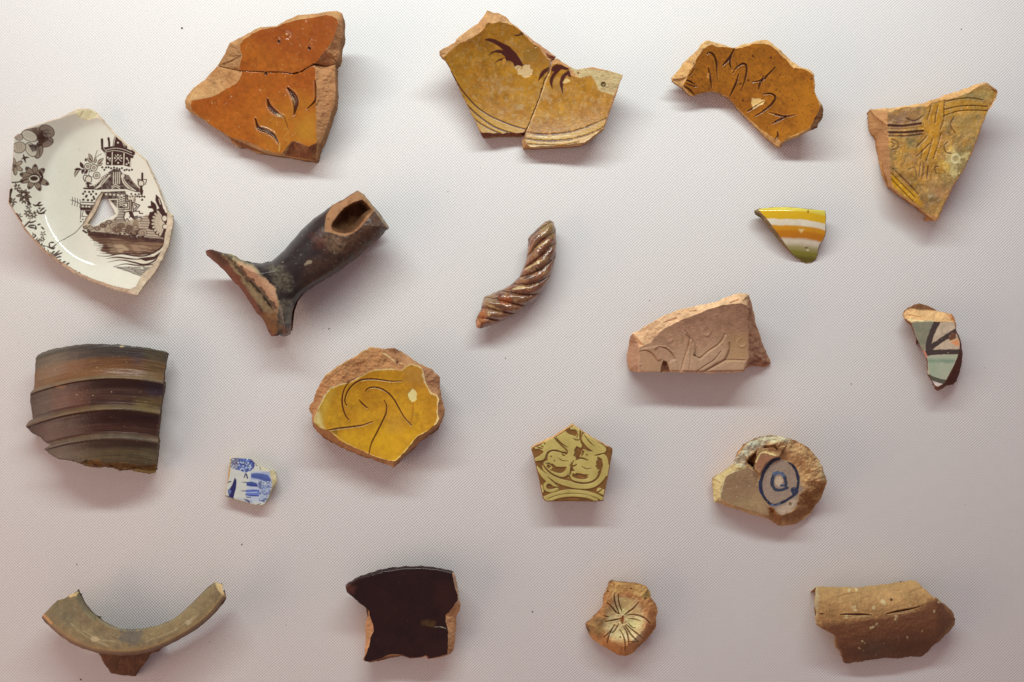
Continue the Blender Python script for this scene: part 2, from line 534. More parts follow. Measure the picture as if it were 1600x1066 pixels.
# ------------------------------------------------------------------ printed plate
def plate():
    A = Crop(0, 160, 3.438); P4 = Crop(100, 190, 7.612); P5 = Crop(100, 300, 6.272); P6 = Crop(0, 170, 7.109); P7 = Crop(0, 310, 7.108)
    O = A('75,185 130,145 240,105 330,80 375,55 420,33 490,36 522,53 560,100 610,160 680,220 735,265 790,310 815,365 850,440 875,510 905,588 930,603 925,680 905,770 870,850 830,915 780,975 740,1035 700,1030 610,1007 500,967 420,932 320,867 230,797 170,732 130,682 100,630 60,565 45,540 50,470 62,430 60,380 70,300 72,240')
    G = A('77,188 132,148 242,109 332,86 380,66 405,62 425,84 470,98 522,82 545,97 603,167 672,226 728,271 783,317 808,372 843,446 869,516 897,588 898,640 893,680 880,760 866,800 838,850 806,890 760,930 728,990 700,1003 610,985 500,948 420,912 325,852 235,785 175,722 133,672 102,622 62,558 48,536 52,470 64,430 62,380 72,300 74,240')
    hole = A('556,488 575,510 600,560 622,600 590,622 540,642 505,664 470,652 512,590 535,535')
    bare = A('548,478 520,515 495,570 440,662 475,660 520,600 560,500')
    cx, cy = 163, 305
    def zf(u, v):
        r = np.hypot((u - cx) / 0.86, (v - cy) / 1.0)
        th = np.arctan2(v - cy, u - cx)
        k = 0.55 + 0.35 * np.clip(-np.cos(th) * 0.6 + np.sin(th) * 0.5, -0.6, 1)
        x = r - 112
        soft = 0.5 * (x + np.sqrt(x * x + 60))
        return 9 + soft * k + 0.0006 * r * r
    f = Field(O, G, step=0.6, seed=11, jit=0.35, jitG=0.25, holes=[hole], bare=[bare], zf=zf, zo=lambda u, v: np.maximum(3, zf(u, v) - 7), frac=0.5, crop=A, rnd=(1.5, 0.6), neutral=True)
    inb = inside(f.u, f.v, bare); f.z -= 2.0 * inb
    f.base('B', (188, 166, 140), (206, 184, 156), 12, rough=0.85)
    f.base('G', (226, 221, 203), (222, 215, 195), 60, rough=0.10, grain=0.012)
    rs = np.random.RandomState(4)
    light = (214, 204, 182); mid = (150, 130, 112)
    # rusty stain along the broken hole and faint wear
    f.poly(bare, (205, 175, 130), which='B')
    # ---- far left flowers
    def petal(cx, cy, rx, ry, rot, fill, c=P6, out=7):
        f.ell(cx, cy, rx, ry, fill, rot, crop=c)
        a = rot
        for q in (-0.35, 0, 0.35):
            x0, y0 = cx - 0.7 * rx * math.cos(a) - q * ry * math.sin(a), cy - 0.7 * rx * math.sin(a) + q * ry * math.cos(a)
            x1, y1 = cx + 0.6 * rx * math.cos(a) - q * ry * math.sin(a), cy + 0.6 * rx * math.sin(a) + q * ry * math.cos(a)
            f.stroke([[x0, y0], [x1, y1]], 5, INK, crop=c, alpha=0.5, taper=(1, 0.2))
        f.ell(cx, cy, rx, ry, INK, rot, ring=out, crop=c)
    petal(520, 250, 88, 66, 0.5, (150, 134, 118)); petal(515, 372, 78, 52, -0.3, (146, 128, 112)); petal(430, 475, 78, 44, 1.9, (150, 134, 118))
    petal(465, 315, 62, 58, 0.7, (128, 108, 95)); petal(345, 455, 85, 55, 1.0, light); petal(215, 430, 62, 72, 1.4, (190, 176, 152))
    f.poly('400,250 470,240 480,300 540,330 500,350 470,400 430,430 400,400 430,350 380,290', INK, crop=P6, mott=0.25)
    for t in ('440,330 500,360 560,330', '450,260 500,240 560,240', '420,430 440,480 440,530', '520,330 570,370 590,380', '450,300 520,270 580,290'): f.stroke(t, 12, INK, crop=P6, alpha=0.7, taper=(1, 0.2))
    f.poly('270,230 440,200 460,260 400,300 280,250', (110, 88, 76), crop=P6, mott=0.5)
    petal(328, 302, 92, 56, 0.45, light); petal(212, 315, 42, 36, 0.2, (188, 170, 150))
    f.poly('310,395 420,400 400,470 360,480', INK, crop=P6, mott=0.35)
    f.stroke('240,560 275,545 320,540', 24, INK, crop=P6, taper=(0.3, 0.4)); f.stroke('260,510 270,550 285,600', 24, INK, crop=P6, taper=(0.4, 0.3))
    for a, L in ((-1.5, 125), (-0.72, 125), (-2.25, 125), (-2.9, 140), (2.85, 140), (2.05, 120), (1.15, 135), (0.45, 150)):
        x, y = 382 + L * 0.62 * math.cos(a), 765 + L * 0.62 * math.sin(a)
        petal(x, y, L * 0.52, 32, a, (150, 132, 112), out=8)
        f.poly([[x + L * 0.3 * math.cos(a) - 14 * math.sin(a), y + L * 0.3 * math.sin(a) + 14 * math.cos(a)],
                [x + L * 0.3 * math.cos(a) + 14 * math.sin(a), y + L * 0.3 * math.sin(a) - 14 * math.cos(a)],
                [x + L * 0.62 * math.cos(a), y + L * 0.62 * math.sin(a)]], INK, crop=P6)
    f.ell(385, 775, 66, 56, INK, crop=P6); f.ell(380, 780, 58, 42, light, crop=P6); f.ell(378, 775, 44, 26, INK, crop=P6)
    f.stroke('440,700 470,760 440,820', 26, INK, crop=P6)
    for a in (-1.8, -0.6, 0.5, 1.5, 2.6):
        x, y = 165 + 48 * math.cos(a), 640 + 48 * math.sin(a); petal(x, y, 46, 22, a, (190, 172, 146), out=7)
    f.stroke('150,560 150,640 160,720', 6, INK, crop=P6); f.stroke('130,820 200,815 250,800 300,780', 15, INK, crop=P6)
    def bloom(cx, cy, r, n, c, dens=1.0):
        for i in range(n):
            a = 6.28 * i / n + rs.rand() * 0.4
            L = r * (0.75 + 0.4 * rs.rand())
            f.stroke([[cx + r * 0.25 * math.cos(a), cy + r * 0.25 * math.sin(a)], [cx + L * math.cos(a), cy + L * math.sin(a)]], r * 0.42, INK, crop=c, taper=(0.6, 0.3), smooth=False, alpha=dens)
            f.stroke([[cx + r * 0.5 * math.cos(a), cy + r * 0.5 * math.sin(a)], [cx + L * 0.85 * math.cos(a), cy + L * 0.85 * math.sin(a)]], r * 0.1, mid, crop=c, smooth=False)
        f.ell(cx, cy, r * 0.22, r * 0.2, light, crop=c)
    bloom(190, 870, 50, 6, P6); bloom(265, 955, 78, 9, P6); bloom(140, 1030, 46, 6, P6)
    f.stroke('125,900 108,960 105,1040', 34, INK, crop=P6); f.stroke('300,1010 330,1060', 30, INK, crop=P6)
    # ---- sprigs round the left rim
    bloom(130, 60, 45, 6, P7); bloom(270, 15, 55, 7, P7); bloom(320, 90, 40, 6, P7); bloom(310, 165, 46, 7, P7); bloom(375, 185, 46, 7, P7); bloom(330, 215, 30, 5, P7)
    bloom(210, 200, 36, 6, P7); f.stroke('180,170 240,255', 18, INK, crop=P7)
    for t in ('370,72 400,82 430,60 455,42', '400,80 440,82 472,72', '430,50 445,45', '412,130 430,165 470,165 512,130', '430,110 450,110', '445,145 470,120 495,105', '460,168 485,165 498,160',
              '250,335 300,285 335,250', '310,265 350,268 398,250', '312,312 350,325 392,330', '325,300 360,300 390,300', '395,310 400,335 385,345', '420,295 450,285', '460,320 490,345',
              '548,500 550,540 575,550 625,510', '545,545 590,560 610,545', '560,490 600,490', '570,625 590,600 606,588', '575,640 620,615 660,580', '600,650 640,625 690,605', '625,660 660,650 680,650', '640,690 660,688 678,680',
              '690,722 712,706 730,708', '700,735 735,735', '730,752 750,728 770,718', '835,812 850,806', '875,830 888,824'):
        f.stroke(t, 20, INK, crop=P7, taper=(0.7, 0.5))
    for i in range(26):
        x = 350 + 190 * i / 26 + rs.normal(0, 18); y = 395 + 200 * i / 26 + rs.normal(0, 22)
        a = rs.rand() * 3; f.stroke([[x, y], [x + 22 * math.cos(a), y + 22 * math.sin(a)]], 11, INK, crop=P7, smooth=False)
    bloom(478, 392, 34, 5, P7); bloom(470, 455, 38, 6, P7)
    # ---- garden behind the pagoda, urn and flowers
    for t in ('395,345 370,420 355,480', '445,385 400,410 370,440', '290,650 300,580 285,540', '300,600 350,560', '300,640 330,660 385,640', '320,600 380,560 430,500'): f.stroke(t, 7, INK, crop=P4)
    def leaf(t, wd, dark=False, c=P4):
        f.stroke(t, wd, INK, crop=c, taper=(0.3, 0.2))
        if not dark: f.stroke(t, wd * 0.42, (180, 166, 142), crop=c, taper=(0.3, 0.2))
    leaf('295,385 315,420 345,478', 40); leaf('275,435 305,465 345,500', 38); leaf('375,430 372,470 358,500', 34); leaf('470,438 430,470 395,500', 40); leaf('460,495 430,510 390,520', 34)
    leaf('130,655 150,600 195,565', 42); leaf('125,575 165,565 220,575', 30, True); leaf('195,485 210,520 235,560', 42, True); leaf('215,620 225,590 250,570', 36, True); leaf('255,440 265,475', 30, True); leaf('240,620 265,600 280,560', 34, True)
    for x, y, r in ((282, 535, 38), (355, 550, 40), (388, 642, 40)):
        f.ell(x, y, r, r, light, crop=P4); f.ell(x, y, r, r, INK, ring=9, crop=P4); f.ell(x, y, r * 0.42, r * 0.42, INK, ring=8, crop=P4); f.ell(x, y, 6, 6, INK, crop=P4)
    f.ell(292, 690, 38, 42, light, crop=P4); f.ell(292, 690, 38, 42, INK, ring=10, crop=P4)
    f.stroke('275,640 240,640 230,672 245,712', 11, INK, crop=P4); f.stroke('262,742 325,742', 16, INK, crop=P4); f.stroke('285,730 288,770', 30, INK, crop=P4); f.stroke('238,795 345,800', 20, INK, crop=P4); f.stroke('262,770 330,772', 10, INK, crop=P4)
    f.ell(916, 735, 34, 40, light, crop=P4); f.ell(916, 735, 34, 40, INK, ring=11, crop=P4); f.stroke('932,618 930,700', 26, INK, crop=P4)
    f.stroke('905,690 878,690 885,745', 11, INK, crop=P4); f.stroke('950,690 982,695 962,752', 11, INK, crop=P4); f.stroke('918,775 922,860', 32, INK, crop=P4)
    # ---- lantern storey
    f.poly('553,84 575,80 602,130 572,140', INK, crop=P4)
    f.poly('620,155 664,178 695,222 724,282 724,305 578,295 588,222 602,178', INK, crop=P4)
    f.stroke('612,180 598,240 592,292', 7, light, crop=P4); f.ell(642, 252, 11, 11, light, crop=P4); f.stroke('690,225 712,290', 6, light, crop=P4)
    for t, wd in (('452,212 455,325', 28), ('530,200 540,290', 27), ('745,245 742,305', 30), ('820,318 826,385', 34)): f.stroke(t, wd, INK, crop=P4, wob=0.25)
    f.poly('438,322 480,306 600,290 700,296 800,342 846,362 836,392 790,400 720,372 600,352 500,372 478,372', INK, crop=P4)
    f.poly('484,370 600,350 720,370 828,402 826,436 800,440 796,545 700,522 500,522', INK, crop=P4)
    f.stroke('500,340 600,318 700,330 806,372', 6, light, crop=P4); f.stroke('480,366 600,345 720,366 812,404', 5, light, crop=P4); f.stroke('470,320 500,350', 5, light, crop=P4)
    for x0, y0, x1, y1 in ((496, 378, 490, 520), (575, 366, 570, 518), (715, 378, 710, 524), (800, 440, 788, 540)): f.stroke([[x0, y0], [x1, y1]], 11, light, crop=P4, smooth=False)
    for t in ('608,400 680,472', '680,400 608,472', '520,440 550,470', '745,440 770,470'): f.stroke(t, 7, light, crop=P4, smooth=False)
    f.dots('520,428 522,496 548,440 645,492 642,398 605,435 682,435 748,438 745,508 770,490', 10, light, crop=P4)
    f.dots('455,545 480,575 500,548 530,545 560,556 595,548 630,556 660,566 690,555 720,580 745,572 775,580 808,574', 13, INK, crop=P4)
    # ---- roof
    f.poly('590,560 670,575 700,620 770,640 830,730 890,790 945,815 940,850 850,838 740,806 480,808 400,815 240,800 330,765 400,735 450,660 520,610', INK, crop=P4, mott=0.15, mper=3)
    f.stroke('545,640 480,700 430,760 380,795', 30, light, crop=P4, taper=(0.6, 0.4)); f.stroke('520,655 470,710 440,760', 8, INK, crop=P4)
    f.stroke('690,655 715,720 770,780 850,822', 34, light, crop=P4, taper=(0.6, 0.3)); f.stroke('700,680 730,740 800,800', 8, INK, crop=P4); f.ell(700, 645, 20, 20, light, crop=P4)
    for i in range(9):
        f.ell(520 - 20 * i, 618 + 18 * i, 9, 9, light, crop=P4); f.ell(745 + 19 * i, 640 + 20 * i, 9, 9, mid, crop=P4)
    for x in (590, 616, 640, 662): f.stroke([[x, 605], [x - 2, 740]], 9, light, crop=P4, smooth=False)
    f.stroke('568,802 612,768 662,800', 8, light, crop=P4, smooth=False); f.stroke('568,780 612,745 662,778', 8, light, crop=P4, smooth=False)
    f.stroke('470,815 600,826 775,832', 10, light, crop=P4)
    # ---- dotted garlands
    f.dots([(760 + 28 * i, 890 + 6 * (i % 2)) for i in range(8)], 13, INK, crop=P4); f.dots('930,932 840,925 838,945', 14, INK, crop=P4); f.dots('800,862 850,868 890,866', 12, INK, crop=P4)
    f.dots('228,860 250,835 270,882 300,838 322,866 345,834 382,862 350,896 262,895', 14, INK, crop=P4); f.dots('230,930 285,935 332,938 360,920', 15, INK, crop=P4)
    f.stroke('80,932 140,952 200,985 260,1000', 8, INK, crop=P4)
    for x in (105, 135, 165, 195): f.stroke([[x, 940 + (x - 105) * 0.4], [x - 5, 900 + (x - 105) * 0.3]], 8, INK, crop=P4, smooth=False); f.stroke([[x, 945 + (x - 105) * 0.4], [x - 10, 995 + (x - 105) * 0.3]], 8, INK, crop=P4, smooth=False)
    # ---- garden hut on the left
    f.stroke('208,960 365,966', 12, INK, crop=P4); f.poly('195,985 360,990 340,1040 190,1040', INK, crop=P4, mott=0.2, mper=3); f.dots('225,1012 265,1012 300,1014', 12, light, crop=P4)
    f.poly('155,150 280,155 270,180 160,180', INK, crop=P5); f.stroke('168,165 160,265', 8, INK, crop=P5); f.poly('200,180 272,182 240,235 215,215', INK, crop=P5); f.stroke('190,180 175,240', 7, INK, crop=P5); f.stroke('180,240 235,245', 8, INK, crop=P5)
    f.dots('165,290 195,298 185,270 215,265', 8, INK, crop=P5)
    # ---- front wall, window, stairs
    f.poly('370,0 600,-10 625,60 600,90 595,175 590,285 470,290 505,250 530,200 520,160 470,110 425,70 395,40', INK, crop=P5, mott=0.18, mper=3)
    f.stroke('435,75 525,72 520,140 530,190 520,235 480,262', 9, light, crop=P5, smooth=False); f.stroke('440,75 470,105 505,145', 6, light, crop=P5, smooth=False)
    for i in range(5):
        f.stroke([[535, 50 + i * 22], [600, 30 + i * 22]], 5, light, crop=P5, smooth=False); f.stroke([[540, 30 + i * 22], [595, 60 + i * 22]], 5, light, crop=P5, smooth=False)
        f.ell(415 + 38 * i, 22 + 3 * i, 11, 9, light, crop=P5)
    for i in range(8): f.stroke([[532 - i * 3, 165 + i * 16], [598, 165 + i * 16]], 6, light, crop=P5, smooth=False)
    f.poly('600,40 700,40 690,200 600,200', (190, 176, 150), crop=P5, alpha=0.5)
    for t in ('605,30 605,95 645,95 645,170 590,170', '620,30 622,80 662,82 660,180', '672,100 742,132 700,184 680,196 672,108', '690,125 715,140 690,170', '590,110 625,110 625,150 595,150', '590,200 640,190 660,225 640,250',
              '700,190 740,190 740,210 772,212', '596,345 602,280 622,262 642,295 640,352', '612,340 622,300 630,345', '600,200 585,250 598,285', '640,205 655,240 690,262 730,290 762,282 762,255 740,250'): f.stroke(t, 11, INK, crop=P5, smooth=False)
    f.poly('640,180 670,190 690,240 720,230 740,250 690,285 650,240', INK, crop=P5, mott=0.3); f.poly('690,270 720,280 740,330 660,330', INK, crop=P5, mott=0.3)
    # ---- hillside in scales, lake, reeds
    f.poly('185,325 215,310 300,345 400,290 480,268 600,285 760,260 800,225 850,222 1000,240 1000,470 880,462 760,430 600,432 420,420 260,392 190,352', (160, 138, 112), crop=P5, alpha=0.75)
    for yy in range(9):
        f.stroke([[740 + 3 * yy, 240 + yy * 24], [860, 244 + yy * 24], [985, 250 + yy * 25]], 7, INK, crop=P5, alpha=0.8)
        f.stroke([[500 + 2 * yy, 280 + yy * 12], [590, 278 + yy * 14]], 5, INK, crop=P5, alpha=0.7)
    for x, y in ((215, 345), (262, 345), (330, 355), (385, 330), (440, 300), (440, 370), (490, 330), (520, 375), (560, 330), (590, 372), (640, 380), (680, 395), (730, 385), (700, 350), (770, 400), (640, 350)):
        q = 0.7 + 0.5 * rs.rand(); f.ell(x, y, 40 * q, 30 * q, (186, 166, 140) if rs.rand() < 0.6 else (140, 116, 94), crop=P5)
        for r in (40, 27, 14): f.ell(x + rs.normal(0, 2), y + rs.normal(0, 2), r * q, r * q * 0.75, INK, ring=6, crop=P5, alpha=0.6 + 0.4 * rs.rand())
    for i in range(40):
        x = 190 + i * 15; y = 385 + 30 * min(1, i / 12) + rs.normal(0, 10) + (x - 190) * 0.04
        f.ell(x, y, 12, 10, INK, crop=P5)
    f.poly('230,388 420,405 600,428 760,445 995,465 992,540 900,590 800,618 700,628 600,605 480,615 350,575 385,520 300,485 240,432', (122, 94, 72), crop=P5, rag=1.5)
    f.poly('230,385 430,400 600,425 770,440 995,460 994,505 800,492 600,470 400,440 240,425', INK, crop=P5, mott=0.35, mper=4)
    f.poly('430,510 560,520 640,560 560,600 450,590', (170, 146, 116), crop=P5, rag=2, soft=3)
    f.poly('640,500 780,520 850,560 760,600 680,580', (150, 122, 96), crop=P5, rag=2, soft=3)
    for i in range(34):
        y = 430 + rs.rand() * 190; x = 250 + (y - 390) * 0.55 + rs.rand() * 480; L = 60 + 170 * rs.rand()
        f.stroke([[x, y], [x + L / 2, y + 6], [x + L, y + 5]], 5 + 3 * rs.rand(), INK, crop=P5, alpha=0.75)
    for i in range(14):
        y = 395 + i * 16; f.stroke([[232 + i * 10 - 12 * (i % 3), y], [330 + i * 10, y + 4], [420 + i * 10, y + 8]], 8, INK, crop=P5, taper=(0.2, 0.6))
    f.poly('440,630 700,640 850,625 940,570 998,505 985,600 920,690 860,740 700,720 600,680 480,665', light, crop=P5)
    f.stroke('320,625 430,630 560,607 700,628 800,625 880,592 940,555 990,500', 15, INK, crop=P5, taper=(0.2, 1))
    f.stroke('415,655 520,640 640,655 740,662', 14, INK, crop=P5, taper=(0.2, 0.6)); f.poly('720,650 800,640 880,632 940,590 985,545 978,590 930,640 880,665 800,680', INK, crop=P5)
    f.stroke('430,688 560,668 680,690 780,712 860,692 930,640 965,605', 16, INK, crop=P5, taper=(0.2, 0.8)); f.stroke('490,732 600,706 720,720 860,712 930,676', 13, INK, crop=P5, taper=(0.2, 0.5))
    for i in range(17):
        y = 735 + i * 7.5; x0 = 480 + i * 22; x1 = 905 - i * 7
        for j in range(3):
            a = x0 + (x1 - x0) * (j * 0.33 + rs.rand() * 0.05); b = min(x1, a + (x1 - x0) * (0.28 + 0.1 * rs.rand()))
            f.stroke([[a, y + rs.normal(0, 2)], [(a + b) / 2, y + 3], [b, y + rs.normal(0, 2)]], 6, INK, crop=P5, alpha=0.9)
    f.poly('840,200 900,170 960,140 1010,215 1000,330 990,470 940,440 880,400 830,350 850,300 835,250', INK, crop=P5, rag=2)
    for i in range(9):
        a = 1.95 + i * 0.27
        f.stroke([[985 + 20 * math.cos(a), 300 + 20 * math.sin(a)], [985 + 118 * math.cos(a), 300 + 130 * math.sin(a)]], 27, (196, 182, 158), crop=P5, taper=(1, 0.7), smooth=False)
        f.stroke([[985 + 50 * math.cos(a), 300 + 50 * math.sin(a)], [985 + 110 * math.cos(a), 300 + 120 * math.sin(a)]], 5, mid, crop=P5, smooth=False)
    f.ell(985, 260, 26, 30, light, crop=P5); f.ell(985, 260, 26, 30, INK, ring=8, crop=P5); f.ell(990, 340, 24, 24, light, crop=P5); f.ell(990, 340, 24, 24, INK, ring=8, crop=P5)
    f.stroke('855,95 880,140 895,180', 50, INK, crop=P5, taper=(0.3, 0.6)); f.stroke('905,35 925,90 950,150', 50, INK, crop=P5, taper=(0.3, 0.8)); f.stroke('820,148 860,150', 26, INK, crop=P5, taper=(0.3, 1)); f.stroke('930,70 945,120', 8, light, crop=P5)
    # crack, chips, dirt
    f.stroke('440,662 405,700 370,722 335,742 305,757', 3.4, (95, 78, 62), depth=0.5, wob=0.3)
    f.specks(60, (165, 145, 115), 0.4, 0.9, 0.5)
    f.poly('400,45 425,88 470,100 522,84 522,55 490,38', (206, 190, 150), which='B', rag=1)
    r = thing('plate_fragment', 'white plate fragment printed in brown with a pagoda, lake and flowers', 'plate fragment', 140, 320)
    finish(r, f, 'printed_face', M_print, 'earthenware_body', M_cream, thick=11, wall=(170, 148, 118))
plate()

# ------------------------------------------------------------------ amber dish glued from two pieces
def amber_dish():
    B = Crop(270, 0, 3.947)
    crack = '275,408 340,427 420,441 560,446 690,450 740,460 790,448 840,415 870,398 905,405 945,412 1003,400'
    O1 = B('275,405 320,335 350,265 440,220 500,185 540,168 640,160 700,125 745,108 770,92 880,85 960,72 1010,68 1045,82 1050,115 1045,160 1050,200 1045,240 1032,270 1028,340 1015,380 1005,385 1003,396 945,409 905,402 870,394 840,411 790,443 740,455 690,445 560,442 420,437 340,423')
    O2 = B('75,625 85,595 130,540 200,490 272,407.5 340,425.5 420,439.5 560,444.5 690,447.5 740,457.5 790,445.5 840,413.5 870,396.5 905,404.5 945,411.5 1003,398.5 1003,520 1008,560 1000,640 975,710 950,790 925,860 900,900 885,985 860,990 800,985 690,965 600,955 520,945 450,915 430,905 410,910 370,885 350,855 300,815 240,780 180,735 110,695 80,665')
    G1 = B('412,437 413,400 430,345 415,310 415,275 440,240 500,205 545,182 640,166 700,142 760,125 850,110 940,95 980,98 1010,118 1020,150 1005,200 985,250 950,300 910,345 895,375 868,394 840,411 790,443 740,455 690,445 560,442')
    G2 = B('420,441 560,446 690,449 740,459 790,447 842,415 872,410 886,432 882,480 886,540 882,640 886,760 885,880 840,905 760,870 735,870 700,910 675,945 640,945 560,920 520,897 440,867 370,852 300,807 240,772 180,727 115,672 105,640 120,615 220,597 290,567 350,530 392,505 412,470')
    def zf(u, v): return 42 + (u - 405) * 0.16 - (v - 140) * 0.17 + 0.0006 * ((u - 410) ** 2 + (v - 150) ** 2)
    r = thing('dish_fragment', 'large amber glazed dish fragment glued from two pieces with three gouged leaf marks', 'dish fragment', 410, 140)
    for k, (O, G) in enumerate(((O1, G1), (O2, G2))):
        def zo(u, v):
            left = np.clip((330 - u) / 60, 0, 1); right = np.clip((u - 490) / 15, 0, 1)
            return zf(u, v) - 7 - 8 * left - 8 * right - 12 * np.clip((v - 225) / 15, 0, 1)
        f = Field(O, G, step=0.9, seed=21 + k, jit=0.3, jitG=0.5, zf=zf, zo=zo, frac=0.9, crop=B, rnd=(1.2, 0.8))
        f.base('B', (176, 120, 78), (206, 158, 112), 26, rough=0.95)
        f.poly('870,395 1060,60 1060,1000 870,1000', (186, 130, 92), which='B', mott=0.3, soft=6)
        f.poly('735,868 840,903 888,885 885,990 690,960', (140, 84, 60), which='B', mott=0.3)
        f.poly('345,260 420,290 420,440 275,410', (178, 130, 90), which='B', mott=0.4)
        f.poly('75,665 110,700 350,860 430,910 600,960 690,965 680,990 60,720', (150, 96, 66), which='B')
        f.base('G', (156, 78, 20), (178, 100, 26), 40, rough=0.2)
        f.poly('560,1000 520,780 640,640 760,560 900,600 900,900', (180, 118, 34), soft=40, alpha=0.75, mott=0.4)
        f.poly('760,760 880,700 890,880 780,870', (186, 130, 40), soft=14, alpha=0.7)
        f.poly('500,160 760,110 1010,120 1000,260 880,380 620,330 520,260', (150, 70, 22), soft=40, alpha=0.5)
        f.specks(360, (205, 150, 80), 0.4, 1.2, 0.45); f.specks(320, (110, 52, 18), 0.4, 1.3, 0.5); f.specks(24, (225, 190, 140), 0.5, 1.3, 0.7, depth=-0.4)
        # pale edge where the glaze has flaked
        f.stroke('105,640 120,615 220,597 290,567 350,530 392,505 412,470 420,446', 12, (215, 175, 130), which='G', alpha=0.7, wob=0.5)
        f.stroke('875,412 886,432 882,480', 10, (216, 178, 136), alpha=0.7)
        # gouged marks
        for t, wd in (('510,735 530,790 580,810 625,840 652,885', 24), ('585,615 600,660 640,700 685,720', 26), ('710,545 745,590 760,640 748,712', 36), ('878,500 884,560 880,620 830,672', 13)):
            f.stroke(t, wd, (84, 42, 22), depth=2.6, taper=(0.25, 0.1), lip=0.8, rough=0.2)
        f.stroke('545,775 575,800 610,815', 12, (150, 128, 100), taper=(0.2, 0.2)); f.stroke('640,705 660,712 680,715', 18, (190, 160, 120), taper=(0.4, 0.4)); f.stroke('725,590 748,620 752,650', 13, (150, 118, 90), taper=(0.2, 0.2))
        f.stroke('690,730 705,770 712,800', 5, (110, 60, 20)); f.stroke('660,885 655,930', 9, (200, 150, 80))
        for t in ('690,800 705,790 712,815 700,830 685,850 705,865', '600,745 615,730', '640,750 645,775'): f.stroke(t, 4, (206, 160, 84), alpha=0.5)  # pale streaks paint glossy reflections on the glaze
        for x, y, a, bb in ((700, 215, 46, 40), (650, 240, 22, 18), (718, 232, 16, 20), (852, 248, 16, 10), (843, 296, 10, 16), (355, 600, 18, 16), (322, 640, 16, 14), (690, 590, 12, 18), (815, 135, 12, 14)):
            f.ell(x, y, a * 0.8, bb * 0.8, (122, 62, 26), ring=4, alpha=0.35, rag=1); f.ell(x, y, a * 0.6, bb * 0.6, None, depth=0.7, soft=2.5, rag=1); f.ell(x + 5, y - 4, a * 0.2, bb * 0.2, (226, 190, 150), alpha=0.7, rag=0.6)  # pits in the glaze; the pale dots paint their glints
        f.dots('655,258 843,300 575,456', 9, (58, 26, 12), depth=2.0)
        fr = make_fragment(r, f, M_amber, M_red, 30, (150, 104, 70), under=0.06)

def make_fragment(root, f, mg, mb, thick, wall, **kw):
    d = f.meshes(parts={'glaze': np.ones(len(f.cu), bool)}, thick=thick, wall=wall, **kw)
    org = tuple(root.location)
    b = make_mesh('fragment', d['BODY'], mb, root, org)
    g = make_mesh('glaze', d['glaze'], mg, b, org)
    return b
amber_dish()

